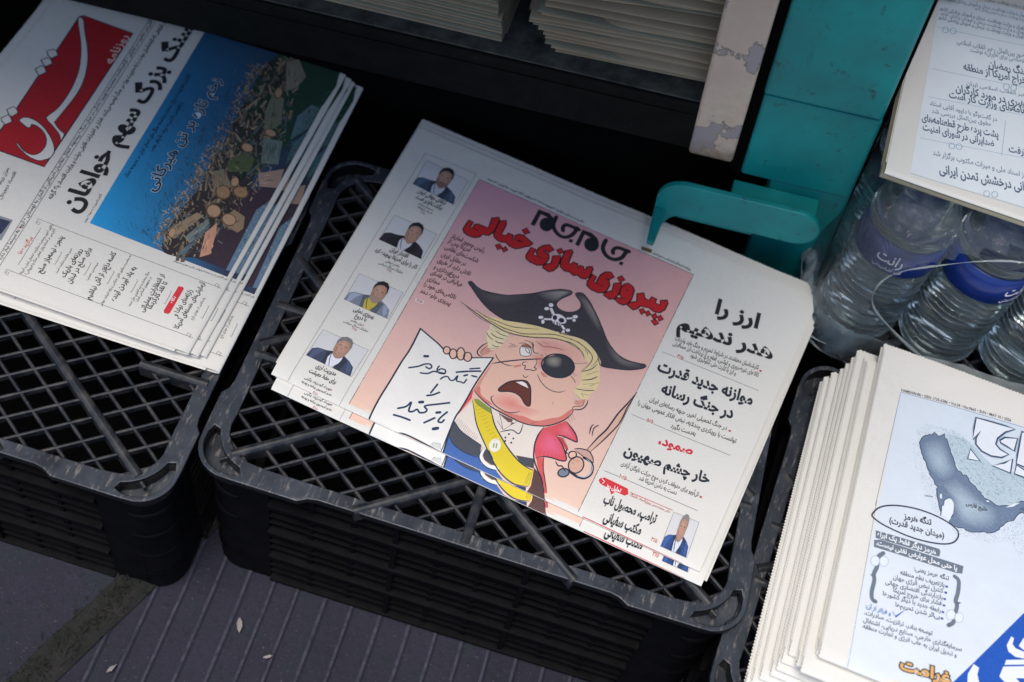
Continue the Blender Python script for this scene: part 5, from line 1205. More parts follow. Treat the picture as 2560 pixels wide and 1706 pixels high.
ART_H = '''@printed_text
T;1;42,64,96;301;0;;0;212 -360 1186 -252;HAMSHAHRI • ISSN 1735-6386 • Vol.34 • No.9663 • SUN • MAY 10 • 2026
S;1;79,111,152;4;0;0;0;1411 -249 -1200 -120 -7 -1185
S;1;79,111,152;3;0;0;0;206 -1490 62 -1614
@page_tint
G;0;214,224,234/208,220,232/218,226,236/226,231,238;14;14;211 -369 1805 199 21 -2379 -1781 -737
@map_illustration
F;1;185,204,214;1;658 -625 211 8 215 -134 322 2 28 -230 -236 -140 -167 63 -193 114 -108 175
R;1;900;21;120,150,172/95,128,152/157,182,196/70,100,126/127,150,143/211,223,230/58,86,110;3.1;20.3;3.1;-0.9;-0.2;663 -653 42 39 123 -2 72 -45 87 -95 123 -12 138 -5 159 15 25 -203 -103 -64 -132 -86 -160 67 -193 110 -105 161
R;1;160;22;159,180,194/185,201,211/138,162,180;3.1;20.3;3.1;-0.9;-0.2;658 -625 -41 50 112 21 140 -63 -38 -18
R;1;420;23;169,192,204/147,176,192/194,210,218/126,156,176;2.3;7.0;3.1;0;3;441 -791 -34 101 81 105 152 20 20 -69 -125 -37 -56 -55
R;1;520;24;178,200,212/156,184,200/203,217,224/134,166,186;2.3;8.6;3.9;-1.4;-0.6;385 -797 67 -9 65 -142 86 -131 71 -89 28 -125 44 -125 -74 21 -108 171 -100 160
R;1;420;25;139,160,182/168,188,203/90,108,134/68,84,110/196,210,220;2.3;7.8;3.9;0;3;820 -1439 127 -15 152 31 130 74 121 160 94 132 21 -171 -134 -182 -183 -80 -266 -46
R;1;260;26;122,142,168/157,178,198/86,106,136/181,198,212;2.3;7.8;3.9;0;3;1351 -1197 93 140 41 -339 -63 -115 -110 128
F;2;108,126,152;0;451 -804 6 16 6 32 20 39 6 -3 2 8 19 11 9 12 3 6 16 -4 9 13 6 10 5 16 18 -12 5 1 8 -12 18 4 16 12 24 32 2 -26 3 -16 19 -6 14 -29 19 -40 11 -15 11 -30 9 -13 21 -31 7 -20 12 -20 9 -30 20 -24 9 -10 25 -2 20 -23 30 11 21 -22 6 -13 9 -13 23 -16 28 -7 25 -29 32 -8 8 -23 10 2 14 -17 24 -3 30 -4 25 -9 17 -7 16 -5 26 4 28 19 30 13 24 5 30 35 34 27 26 28 23 5 11 -10 23 7 13 -12 -12 -21 6 -27 -18 -33 -31 -15 -23 -25 -16 -32 -3 -11 -13 -34 -19 -13 -23 -15 -25 -30 -10 -24 -23 -26 -6 -29 -17 -16 -16 -20 -29 -22 -23 -9 -32 -1 -28 -17 -31 -13 -38 -18 -22 -2 -28 -1 -20 11 -26 -7 -24 -11 -16 6 -20 -11 -15 11 -18 13 -9 13 5 24 13 29 7 35 -8 25 -5 40 -14 38 -5 10 -18 1 -6 7 -17 -18 -7 -9 -16 -16 4 -20 1 -18 -17 -21 5 -38 1 -23 1 -31 -2 33 -22 41 -14 47 -11 23 -12 31 -6 30 1 3 -8 26 10 21 -28 13 -20 42 -32 26 -8 9 -4 20 -15 13 -15 28 -16 40 -25 22 -7 24 -15 19 -14 37 -10 16 -4 22
S;3;57,71,95;8;1;0;0;451 -804 6 16 6 32 20 39 6 -3 2 8 19 11 9 12 3 6 16 -4 9 13 6 10 5 16 18 -12 5 1 8 -12 18 4 16 12 24 32 2 -26 3 -16 19 -6 14 -29 19 -40 11 -15 11 -30 9 -13 21 -31 7 -20 12 -20 9 -30 20 -24 9 -10 25 -2 20 -23 30 11 21 -22 6 -13 9 -13 23 -16 28 -7 25 -29 32 -8 8 -23 10 2 14 -17 24 -3 30 -4 25 -9 17 -7 16 -5 26 4 28 19 30 13 24 5 30 35 34 27 26 28 23 5 11 -10 23 7 13 -12 -12 -21 6 -27 -18 -33 -31 -15 -23 -25 -16 -32 -3 -11 -13 -34 -19 -13 -23 -15 -25 -30 -10 -24 -23 -26 -6 -29 -17 -16 -16 -20 -29 -22 -23 -9 -32 -1 -28 -17 -31 -13 -38 -18 -22 -2 -28 -1 -20 11 -26 -7 -24 -11 -16 6 -20 -11 -15 11 -18 13 -9 13 5 24 13 29 7 35 -8 25 -5 40 -14 38 -5 10 -18 1 -6 7 -17 -18 -7 -9 -16 -16 4 -20 1 -18 -17 -21 5 -38 1 -23 1 -31 -2 33 -22 41 -14 47 -11 23 -12 31 -6 30 1 3 -8 26 10 21 -28 13 -20 42 -32 26 -8 9 -4 20 -15 13 -15 28 -16 40 -25 22 -7 24 -15 19 -14 37 -10 16 -4 22
C;3;168,188,203;111,129,154;1;640 -912 -151 123 100 84 88 -38 68 -122 47 -92 -49 -97 -78 -16 -89 54 -68 120
C;3;179,198,211;111,129,154;1;938 -1234 -234 126 99 81 125 -37 130 -72 123 -27 17 -128 -105 -90 -152 -31 -93 93 -68 134
R;3;520;27;143,163,182/93,112,136/192,208,218/125,144,166/169,188,203;9.4;31.2;1.7;-0.5;-0.1;497 -785 89 98 78 -23 71 -141 60 -124 137 -60 125 -92 146 -27 131 86 -29 -140 -137 -150 -185 -72 -119 10 -47 197 -117 39 -85 129 -79 134
F;4;228,235,240;0;751 -1257 11 11 8 10 12 12 17 1 14 -12 12 -14 8 -36 2 -26 3 -37 -13 -29 0 -26 -9 -25 -19 18 -16 5 -22 8 -10 10 -6 35 -5 27 13 13 0 30
F;4;224,232,238;0;703 -1210 2 -4 8 4 6 -1 1 -17 5 -12 -4 -18 -6 2 0 1 -5 0 -7 17 0 11
F;4;223,232,238;0;1112 -1113 -5 -6 -10 -2 -9 2 -3 6 5 6 10 2 9 -2
F;4;227,234,240;0;1252 -1109 63 69 51 32 -55 -66
@masthead
S;5;127,147,174;39;1;0;0;888 -354 333 38 -74 -59 -61 -96 -7 -71 46 -38 75 -14 -50 -47 -86 -24 -83 11 -55 43 -8 54 26 100 -57 -114
S;5;127,147,174;38;1;0;0;884 -688 88 -75 -94 -19
S;5;127,147,174;39;1;0;0;1121 -489 35 45 101 41 -12 -128 -56 19 -59 12
S;5;127,147,174;38;1;0;0;1241 -624 1 -137 -149 4 96 62
S;5;127,147,174;38;1;0;0;1295 -317 139 13 8 -344 -154 2
S;5;127,147,174;38;1;0;0;1291 -668 160 -52 -13 -25 -153 -6
S;6;36,52,79;23;1;0;0;888 -354 333 38 -74 -59 -61 -96 -7 -71 46 -38 75 -14 -50 -47 -86 -24 -83 11 -55 43 -8 54 26 100 -57 -114
S;6;36,52,79;23;1;0;0;884 -688 88 -75 -94 -19
S;6;36,52,79;23;1;0;0;1121 -489 35 45 101 41 -12 -128 -56 19 -59 12
S;6;36,52,79;23;1;0;0;1241 -624 1 -137 -149 4 96 62
S;6;36,52,79;23;1;0;0;1295 -317 139 13 8 -344 -154 2
S;6;36,52,79;23;1;0;0;1291 -668 160 -52 -13 -25 -153 -6
F;7;228,233,241;0;888 -354 333 38 -74 -59 -61 -96 -7 -71 46 -38 75 -14 -50 -47 -86 -24 -83 11 -55 43 -8 54 26 100 -57 -114
F;7;228,233,241;0;884 -688 88 -75 -94 -19
F;7;228,233,241;0;1121 -489 35 45 101 41 -12 -128 -56 19 -59 12
F;7;228,233,241;0;1241 -624 1 -137 -149 4 96 62
F;7;228,233,241;0;1295 -317 139 13 8 -344 -154 2
F;7;228,233,241;0;1291 -668 160 -52 -13 -25 -153 -6
@advert_panel
F;2;10,82,180;0;1523 -1982 -325 -564 -162 -272 -102 -187 1285 531 -128 1459
F;3;232,236,244;0;1196 -2564 45 -13 -5 -58 11 -29 35 -82 -95 -39 -17 56 -6 69
F;3;232,236,244;0;1454 -2214 22 -9 -5 -52 26 -24 66 -2 89 32 7 -57 -89 -32 -64 -12 -58 20 -20 47
F;3;232,236,244;0;1440 -2425 219 97 5 -40 -232 -102
F;3;232,236,244;0;1425 -2488 240 106 13 -103 -145 -55 35 -24 -113 -47 -50 30
F;3;232,236,244;0;1636 -2135 -87 -57 -28 -77 40 -18 89 32
@printed_text
S;8;38,48,78;13;1;0;1;194 -1643 52 91 126 72 191 45 200 -3 137 -53 -9 -104 -111 -72 -218 -44 -228 6 -114 29
F;8;107,119,133;0;249 -1775 529 59 14 -21 -3 -45 -28 -7 -501 -53
F;8;107,119,133;0;252 -1865 49 24 692 60 1 -69 -46 -15 -685 -60
S;8;107,119,133;33;0;0;1;346 -1947 -34 -53 8 -82 -13 -70 14 -57 -1 -106 17 -55 28 -9
S;8;107,119,133;33;0;0;1;939 -1901 38 -26 8 -103 -7 -77 18 -34 -7 -96 -1 -57 -33 -40
F;8;107,119,133;0;321 -2146 -42 -26 31 -21
F;8;107,119,133;0;981 -2105 44 3 -32 -40
F;9;227,233,239;0;330 -2027 0 -15 -3 -15 -7 -14 -10 -10 -12 -5 -12 1 -11 5 -9 10 -4 14 -1 16 3 15 7 13 10 10 12 5 12 0 11 -5 9 -11
S;10;157,183,196;4;1;1;1;330 -2027 0 -15 -3 -15 -7 -14 -10 -10 -12 -5 -12 1 -11 5 -9 10 -4 14 -1 16 3 15 7 13 10 10 12 5 12 0 11 -5 9 -11
F;9;227,233,239;0;398 -2001 0 -16 -3 -15 -8 -14 -10 -10 -11 -5 -13 0 -10 6 -9 10 -5 14 0 16 3 15 7 14 11 10 11 5 13 -1 10 -5 9 -11
S;10;157,183,196;4;1;1;1;398 -2001 0 -16 -3 -15 -8 -14 -10 -10 -11 -5 -13 0 -10 6 -9 10 -5 14 0 16 3 15 7 14 11 10 11 5 13 -1 10 -5 9 -11
F;9;227,233,239;0;994 -2224 1 -15 -4 -15 -8 -13 -10 -10 -12 -5 -12 0 -10 6 -8 10 -4 13 -1 15 4 15 8 13 10 10 12 5 12 0 10 -6 8 -10
S;10;157,183,196;4;1;1;1;994 -2224 1 -15 -4 -15 -8 -13 -10 -10 -12 -5 -12 0 -10 6 -8 10 -4 13 -1 15 4 15 8 13 10 10 12 5 12 0 10 -6 8 -10
F;9;227,233,239;0;1060 -2220 0 -15 -4 -15 -7 -13 -11 -10 -11 -5 -12 0 -10 6 -8 10 -5 13 0 15 4 15 8 13 10 10 12 5 12 0 10 -6 8 -10
S;10;157,183,196;4;1;1;1;1060 -2220 0 -15 -4 -15 -7 -13 -11 -10 -11 -5 -12 0 -10 6 -8 10 -5 13 0 15 4 15 8 13 10 10 12 5 12 0 10 -6 8 -10
T;9;28,37,64;368;1;;0;928 -1225 1109 -1208;خلیج فارس
T;9;70,86,110;208;0;;0;578 -1286 649 -1275;بحرین
T;9;68,84,110;227;0;;0;1367 -1077 1437 -1069;تنگه
T;9;68,84,110;226;0;;0;1363 -1106 1433 -1098;هرمز
T;9;28,37,64;551;1;;0;449 -1574 681 -1531;تنگه هرمز
T;9;28,37,64;534;1;;0;341 -1660 800 -1607;(میدان جدید قدرت)
T;9;240,243,246;444;1;;0;269 -1819 758 -1774;هرمز دیگر فقط یک آبراه
T;9;240,243,246;441;1;;0;275 -1898 949 -1843;یا حتی محل عوارض نفتی نیست.
T;9;58,70,96;389;0;;0;611 -1991 899 -1955;تنگه هرمز یعنی:
T;9;58,70,96;387;0;;0;509 -2070 872 -2028;بازتعریف نظم منطقه
T;9;58,70,96;384;0;;0;461 -2133 872 -2082;کنترل نبض انرژی جهان
T;9;58,70,96;382;0;;0;408 -2199 876 -2140;بازدارندگی اقتصادی جهانی
T;9;58,70,96;380;0;;0;482 -2240 875 -2194;فشار برای خروج آمریکا
T;9;58,70,96;379;0;;0;408 -2303 880 -2254;رابطه جدید با دیگر کشورها
T;9;58,70,96;375;0;;0;522 -2353 880 -2311;بی‌اثر شدن تحریم‌ها
T;9;58,116,184;356;1;;0;298 -2461 501 -2442;و فراتر از آن:
T;9;58,70,96;372;0;;0;300 -2518 845 -2469;توسعه بنادر، ترانزیت، صادرات،
T;9;58,70,96;368;0;;0;303 -2581 1089 -2502;سرمایه‌گذاری خارجی، صنایع دریایی، اشتغال
T;9;58,70,96;367;0;;0;303 -2632 1057 -2565;و تبدیل ایران به هاب انرژی و تجارت منطقه.
F;9;39,72,156;0;878 -2009 21 3 1 -17 -20 -3
F;9;39,72,156;0;879 -2064 21 4 1 -18 -20 -3
F;9;39,72,156;0;880 -2121 20 3 1 -17 -19 -3
F;9;39,72,156;0;883 -2177 21 3 0 -17 -19 -3
F;9;39,72,156;0;884 -2236 20 3 1 -17 -19 -3
F;9;39,72,156;0;886 -2292 20 3 1 -17 -20 -3
S;9;44,102,180;16;0;1;0;508 -2405 32 -33 51 71
T;9;224,171,104;881;2;42,46,58;0.075;648 -2835 1045 -2792;غرامت'''
ART_I = '''@page_tint
G;0;228,237,243/224,235,242/230,238,243/232,239,243;10;10;156 -607 1633 324 138 -2536 -1726 -97
@printed_text
T;1;111,135,158;467;0;;0;224 -661 1240 -486;دانشگاه علوم پزشکی تهران و وزارت بهداشت، درمان و آموزش پزشکی کشور
T;1;111,135,158;468;1;;0;170 -820 1256 -678;دانشگاه علوم پزشکی تهران و وزارت بهداشت، درمان و آموزش پزشکی کشور
T;1;111,135,158;465;0;;0;185 -879 1261 -737;دانشگاه علوم پزشکی تهران و وزارت بهداشت، درمان و آموزش پزشکی کشور
T;1;111,135,158;462;1;;0;173 -943 1266 -795;دانشگاه علوم پزشکی تهران و وزارت بهداشت، درمان و آموزش پزشکی کشور
T;1;111,135,158;474;0;;0;478 -658 1247 -566;دانشگاه علوم پزشکی تهران و وزارت بهداشت، درمان و آموزش پزشکی کشور
T;1;111,135,158;471;1;;0;285 -541 1232 -376;دانشگاه علوم پزشکی تهران و وزارت بهداشت، درمان و آموزش پزشکی کشور
T;1;111,135,158;632;0;;0;380 -1187 1022 -1081;حضور بین‌الملل رهبر انقلاب اسلامی
T;1;111,135,158;554;0;;0;512 -1230 1029 -1147;اختصاصی برای «ایران» نوشت
T;1;76,99,123;908;1;;0;692 -1352 1043 -1296;جنگ رمضان
T;1;76,99,123;905;1;;0;478 -1493 1105 -1400;و اخراج آمریکا از منطقه
T;1;111,135,158;456;0;;0;526 -1670 1068 -1570;رهبر انقلاب اسلامی ایران
T;1;76,99,123;877;1;;0;444 -1795 1080 -1695;رهبری در مورد کارگران
T;1;76,99,123;864;1;;0;399 -1898 1101 -1777;برنامه‌های وزارت کار است
T;1;111,135,158;519;0;;0;249 -2069 834 -1988;در گفت‌وگو با داوود آقایی استاد
T;1;111,135,158;511;0;;0;279 -2151 792 -2071;حقوق بین‌الملل بررسی شد
T;1;76,99,123;842;1;;0;209 -2282 867 -2178;پشت پرده طرح قطعنامه‌های
T;1;76,99,123;837;1;;0;232 -2387 842 -2300;ضدایرانی در شورای امنیت
T;1;111,135,158;587;0;;0;352 -2633 1159 -2531;روز اسناد ملی و میراث مکتوب برگزار شد
T;1;76,99,123;978;1;;0;431 -2808 1222 -2675;جهانی درخشش تمدن ایرانی
T;1;76,99,123;757;1;;0;968 -2298 1271 -2251;ایران گرفت
S;1;169,196,212;6;0;0;0;212 -1618 987 191
S;1;169,196,212;6;0;0;0;223 -1977 1006 207
S;1;169,196,212;6;0;0;0;226 -2492 1047 212
S;1;169,196,212;7;0;0;0;176 -1064 977 167
S;1;169,196,212;6;0;0;0;906 -1944 7 -432
S;1;169,196,212;6;0;0;0;202 -2924 1122 57
S;2;143,176,196;7;1;1;1;285 -1050 -1 -17 -5 -17 -9 -12 -11 -6 -11 2 -9 10 -5 15 1 18 5 17 9 12 11 6 11 -3 9 -9
S;3;143,176,196;7;1;1;1;353 -1029 0 -18 -5 -17 -9 -12 -12 -6 -11 2 -9 10 -4 15 0 18 6 17 9 12 11 6 11 -2 9 -10
S;4;143,176,196;6;1;1;1;517 -2450 0 -16 -5 -14 -9 -11 -10 -5 -11 2 -8 8 -4 13 1 16 5 14 8 11 11 5 10 -2 8 -8
S;5;143,176,196;6;1;1;1;578 -2431 -1 -15 -5 -15 -9 -10 -10 -5 -11 2 -8 8 -4 13 1 15 5 15 9 11 10 5 10 -2 8 -8
S;6;143,176,196;6;1;1;1;860 -2851 -1 -15 -5 -14 -9 -10 -10 -5 -10 2 -8 8 -4 12 1 15 5 14 9 10 10 5 10 -2 8 -8
S;7;143,176,196;6;1;1;1;925 -2830 -1 -14 -5 -14 -9 -11 -10 -4 -10 1 -8 8 -4 13 1 15 5 14 9 10 10 5 10 -2 8 -8
S;8;143,176,196;6;1;1;1;894 -1519 -1 -16 -6 -16 -9 -12 -11 -6 -11 3 -8 9 -4 14 1 17 6 16 9 12 11 5 11 -2 8 -9
S;9;143,176,196;6;1;1;1;957 -1501 0 -17 -6 -16 -9 -11 -11 -6 -11 2 -8 9 -4 15 0 17 6 16 9 12 12 5 10 -2 8 -9'''
# ---------------------------------------------------------------- ground
GZ = -0.2
mb = MB()
prof = []; x = -2.6; random.seed(3)
while x < 2.6:
    p = .026 + random.uniform(-.003, .003); prof += [(x, 0), (x + p * .60, .0002), (x + p * .74, .0013), (x + p * .84, .0014), (x + p * .93, -.0003)]; x += p
ys = [-2.2, -.4, -.1, .1, .25, .4, .6, 1.2, 3.0]; n = len(prof)
mb.add([(a + .006 * math.sin(y * 5), y, GZ + z + .0006 * math.sin(a * 31 + y * 17)) for y in ys for a, z in prof], [(j * n + i, j * n + i + 1, (j + 1) * n + i + 1, (j + 1) * n + i) for j in range(len(ys) - 1) for i in range(n - 1)])
g = mb.build('pavement', M_STONE); tag(g, kind='structure'); g.data.materials.append(M_STONE_E)
for i, p in enumerate(g.data.polygons):
    if i % (n - 1) % 5 == 2: p.material_index = 1
mb = MB(); mb.add([(-60, -60, GZ - .012), (60, -60, GZ - .012), (60, 60, GZ - .012), (-60, 60, GZ - .012)], [(0, 1, 2, 3)]); tag(mb.build('street_ground', M_STONE), kind='structure')
# weedy joint between two slabs: smooth slab to the left of it
JA = Vector((-.286, .43)); JB = Vector((-.440, .06)); jd = (JB - JA).normalized(); jn = Vector((jd.y, -jd.x))
if jn.x < 0: jn = -jn
mb = MB(); far = JA - jd * .6; near = JB + jd * 1.6
L_ = [far - jn * .016, near - jn * .016]; mb.add([(*(far - jn * 1.6), GZ + .004), (*L_[0], GZ + .004), (*L_[1], GZ + .004), (*(near - jn * 1.6), GZ + .004), (*L_[0], GZ - .01), (*L_[1], GZ - .01)], [(0, 1, 2, 3)][::1] + [(1, 4, 5, 2)])
o = mb.build('smooth_slab', M_STONE); tag(o, kind='structure')
mb = MB(); random.seed(11); NJ = 70
for j in range(NJ + 1):
    c = far + (near - far) * j / NJ
    mb.v += [(*(c + jn * q), GZ + .0045 + (.0035 if 0 < i < 5 else -.003) * random.uniform(.2, 1)) for i, q in enumerate((-.018, -.012, -.005, .002, .010, .016))]
for j in range(NJ):
    for i in range(5): mb.f.append((j * 6 + i, j * 6 + i + 1, (j + 1) * 6 + i + 1, (j + 1) * 6 + i)); mb.sm.append(False)
for k in range(1500):
    c = JA + (JB - JA) * random.uniform(-.1, 1.25) + jn * random.gauss(-.001, .007); a = random.uniform(0, 6.28); l = random.uniform(.002, .009); h = random.uniform(.001, .009)
    p = Vector((*c, GZ + .006)); t = Vector((math.cos(a), math.sin(a), 0)); w = Vector((-t.y, t.x, 0)) * random.uniform(.0004, .0011)
    mb.add([p - w, p + w, p + t * l + Vector((0, 0, h))], [(0, 1, 2)])
tag(mb.build('moss_and_grit', M_MOSS), kind='stuff')
M_LEAF = mat('dry_leaf', (.22, .13, .05), .8); _n = N(M_LEAF); _n.col(_n.mix(_n.noise(120, 4), (.14, .08, .03), (.30, .19, .08)))
M_SCRAP = mat('grey_scrap', (.25, .22, .21), .85); _n = N(M_SCRAP); _n.col(_n.mix(_n.noise(200, 4), (.20, .17, .16), (.34, .30, .29)))
def flake(name, x, y, s, a, m, label, cat, group=None, up=.004, asp=.5):
    mb = MB(); pts = [(-1, 0), (-.6, .55), (0, .8), (.5, .5), (1, .1), (.4, -.5), (-.3, -.6)]
    top = [(p * s * (1 + .15 * random.uniform(-1, 1)), q * s * asp, .0012 + up * random.random()) for p, q in pts]; bot = [(p[0], p[1], p[2] - .0008) for p in top]
    mb.add(top + bot, [tuple(range(7)), tuple(range(13, 6, -1))] + [(i, i + 7, (i + 1) % 7 + 7, (i + 1) % 7) for i in range(7)])
    o = mb.build(name, m); o.location = (x, y, GZ + .003); o.rotation_euler = (0, 0, a); tag(o, label, cat, group)
random.seed(21)
flake('dry_leaf', -.293, .415, .017, 1.4, M_LEAF, 'curled ochre dry leaf lying at the foot of the left crate', 'leaf', up=.012)
for q in ((-.200, .378, .0075, 1.9, 'largest pinkish scrap on the grooves, right of the left crate corner'), (-.366, .255, .0075, 1.2, 'pinkish scrap low on the grooved stone, right of the mossy joint'), (-.290, .305, .005, 1.1, 'thin tan sliver on the grooves below the left crate corner'), (-.165, .357, .0045, .5, 'small pale crumb on the grooves beneath the gap between crates'), (-.075, .255, .004, .2, 'tiny white crumb on the grooves in front of the middle crate')):
    flake('litter_scrap', q[0], q[1], q[2], q[3], M_SCRAP, q[4], 'scrap', up=.003)

# ---------------------------------------------------------------- crates (upside down, lattice bottom on top)
CW, CD, CH = .455, .345, .2
def arc(cx, cy, r, a0, a1, n): return [(cx + r * math.cos(R(a0 + (a1 - a0) * i / n)), cy + r * math.sin(R(a0 + (a1 - a0) * i / n))) for i in range(n + 1)]
def four(f):                           # mirror a corner path (drawn for the front left corner) into all four
    a = f; b = [(CW - x, y) for x, y in f][::-1]; c = [(CW - x, CD - y) for x, y in f]; d = [(x, CD - y) for x, y in f][::-1]
    return a, b, c, d
def rounded_outline(o=.0):
    f = [(o, .082), (o - .0015, .074), (o - .006, .068)] + [(o - .006, .031)] + arc(.024 + o, .024 + o, .030, 180, 270, 8)[1:-1] + [(.031, o - .006), (.088, o - .006), (.096, o - .0015), (.104, o)]
    a, b, c, d = four(f); return a + b + c + d
def inner_outline():
    f = [(.0135, .056)] + arc(.046, .046, .0335, 188, 262, 8) + [(.056, .0115)]
    a, b, c, d = four(f); return a + b + c + d
REC = arc(.046, .046, .0395, 195, 255, 8) + [(.0385, .0005)] + [(.030, -.0025)] + arc(.025, .025, .0275, 262, 188, 8) + [(-.0025, .030), (.0005, .0385)]
def curve_plate(name, loops, z, ext, bev, m, parent):
    cu = bpy.data.curves.new(name, 'CURVE'); cu.dimensions = '2D'; cu.fill_mode = 'BOTH'; cu.extrude = ext; cu.bevel_depth = bev; cu.bevel_resolution = 2
    for lp in loops:
        s = cu.splines.new('POLY'); s.points.add(len(lp) - 1); s.use_cyclic_u = True
        for p, q in zip(s.points, lp): p.co = (q[0], q[1], 0, 1)
    t = bpy.data.objects.new(name, cu); COL.objects.link(t); dg = bpy.context.evaluated_depsgraph_get(); me = bpy.data.meshes.new_from_object(t.evaluated_get(dg)); bpy.data.objects.remove(t); bpy.data.curves.remove(cu)
    me.materials.clear(); me.materials.append(m)
    for v in me.vertices: v.co.z += z
    return link(name, me, parent)
def make_crate():
    root = empty('plastic_crate')
    curve_plate('rim', [rounded_outline(.001), inner_outline()] + list(four(REC)), -.0035, .0025, .001, M_PLAS, root)
    for q in four(REC):
        mb = MB(); n = len(q); zt, zb = -.002, -.0165
        mb.add([(x, y, zb) for x, y in q], [tuple(range(n))]); mb.add([(x, y, zt) for x, y in q] + [(x, y, zb) for x, y in q], [(i, (i + 1) % n, (i + 1) % n + n, i + n) for i in range(n)])
        mb.build('corner_recess', M_PLAS, root)
    # lattice of thin diagonal ribs, clipped to the opening
    mb = MB(); x0, x1, y0, y1 = .012, CW - .012, .0105, CD - .0105; sl = .0121 / .01648
    def clip(m, c):                    # y = m x + c inside the opening
        p = []
        for x in (x0, x1):
            if y0 <= m * x + c <= y1: p.append((x, m * x + c))
        for y in (y0, y1):
            if x0 <= (y - c) / m <= x1: p.append(((y - c) / m, y))
        p = sorted(set(p)); return (p[0], p[-1]) if len(p) > 1 and math.dist(p[0], p[-1]) > .006 else None
    for k in range(-16, 40):
        a = clip(-sl, .069 + .0121 * (2 * k - 12) + sl * CW / 2); b = clip(sl, .069 + .0121 * (12 - 2 * k) - sl * CW / 2)
        if a: mb.bar(*a, .0027, -.009, -.0032)
        if b: mb.bar(*b, .0027, -.009, -.0029)
    mb.build('lattice', M_RIB, root)
    mb = MB(); mb.box(.012, CW - .012, .012, CD - .012, -CH + .004, -CH + .008); mb.build('interior_shade_panel', M_VOID, root)  # added black plate so the crate interior reads as deep shade
    mb = MB(); cx, cy = CW / 2, CD / 2; w = .0085
    ribs = []
    for fx, fy in ((0, 0), (1, 0), (1, 1), (0, 1)):
        P = lambda x, y: (CW - x if fx else x, CD - y if fy else y)
        ribs.append((P(.024, .0170), P(cx - .004, .0170 + sl * (cx - .028))))
        ribs.append((P(cx, .069), P(cx - .0935, .069 - sl * .0935 + .001)))
        if not fy: ribs.append((P(.006, .114), P(.066, .114))); ribs.append((P(.006, .168), P(.090, .168)))
        ribs.append((P(.006, .221), P(.050, .221 - sl * .044)))
    ribs.append(((cx, .003), (cx, CD - .003)))
    for i, (a, b) in enumerate(ribs): mb.bar(a, b, w, -.013, .0018 + .00004 * i, .42)
    mb.build('star_ribs', M_RIB, root)
    def wall(name, L, place):
        mb = MB(); t = .0035
        def bx(u0, u1, z0, z1, o=0): mb.add([place(u, d + (o if d == 0 else 0), z) for z in (z0, z1) for u, d in ((u0, 0), (u1, 0), (u1, t), (u0, t))], [(3,2,1,0),(4,5,6,7),(0,1,5,4),(1,2,6,5),(2,3,7,6),(3,0,4,7)])
        for a, b in ((.028, .060), (L - .060, L - .028)): bx(a, b, -CH, -.0168)
        for a, b in ((.040, .060), (L - .060, L - .040)): bx(a, b, -.0166, -.006)
        nv = max(3, round((L - .12) / .0375)); ps = (L - .12) / nv
        for i in range(1, nv): bx(.06 + i * ps - .0022, .06 + i * ps + .0022, -CH + .004, -.007, -.0022 if i % 3 == 0 else .0006)
        for k in range(15):
            z = -.014 - k * .0128; big = k in (2, 6, 10, 14)
            bx(.06, L - .06, z - (.0034 if big else .0024), z, -.0042 if big else -.0003 - .00002 * k)
        mb.build(name, M_WALL, root)
    wall('side_wall', CW, lambda u, d, z: (u, .004 + d + z * .012, z)); wall('side_wall', CW, lambda u, d, z: (CW - u, CD - .004 - d - z * .012, z))
    wall('side_wall', CD, lambda u, d, z: (.004 + d + z * .012, CD - u, z)); wall('side_wall', CD, lambda u, d, z: (CW - .004 - d - z * .012, u, z))
    for q in four(arc(.030, .030, .0265, 172, 278, 8)):          # rounded corner posts
        mb = MB(); n = len(q); mb.add([(x, y, -.0166) for x, y in q] + [(x + (.0015 if x > CW / 2 else -.0015), y + (.0015 if y > CD / 2 else -.0015), -CH) for x, y in q], [(i, i + 1, i + 1 + n, i + n) for i in range(n - 1)], True)
        for z in (-.05, -.09, -.13, -.17):
            mb.add([(x * 1.0 + (.0012 if x > CW / 2 else -.0012) * s, y + (.0012 if y > CD / 2 else -.0012) * s, z + dz) for s, dz in ((.2, .002), (2, 0), (.2, -.002)) for x, y in q], [(i + k * n, i + 1 + k * n, i + 1 + (k + 1) * n, i + (k + 1) * n) for k in range(2) for i in range(n - 1)], True)
        mb.build('corner_post', M_WALL, root)
    return root
proto = make_crate()
CG = 'upturned black plastic crates used as display stands'
spots = [((-.2505, .4295, 0), 0, 'black upturned lattice crate in the middle, under the newspaper with the pirate cartoon'), ((-.7185, .3865, 0), 0, 'black upturned lattice crate on the left, under the newspapers with the red masthead'),
         ((.197, .373, -.012), R(-5.9), 'black upturned lattice crate in shadow on the right, under the fanned newspaper stack'), ((.250, .728, -.008), R(-1), 'black upturned crate behind the right one, carrying the water bottles')]
for i, (loc, rz, lb) in enumerate(spots):
    c = proto if i == 0 else copy_tree(proto)
    c.location = loc; c.rotation_euler = (0, 0, rz); tag(c, lb, 'crate', CG)

# ---------------------------------------------------------------- newspapers
PJ, PS, PH, PI = (read_art(a) for a in (ART_J, ART_S, ART_H, ART_I))
random.seed(8)
def at(ox, oy, ang, x, y): c, s = math.cos(ang), math.sin(ang); return (ox + c * x - s * y, oy + s * x + c * y)
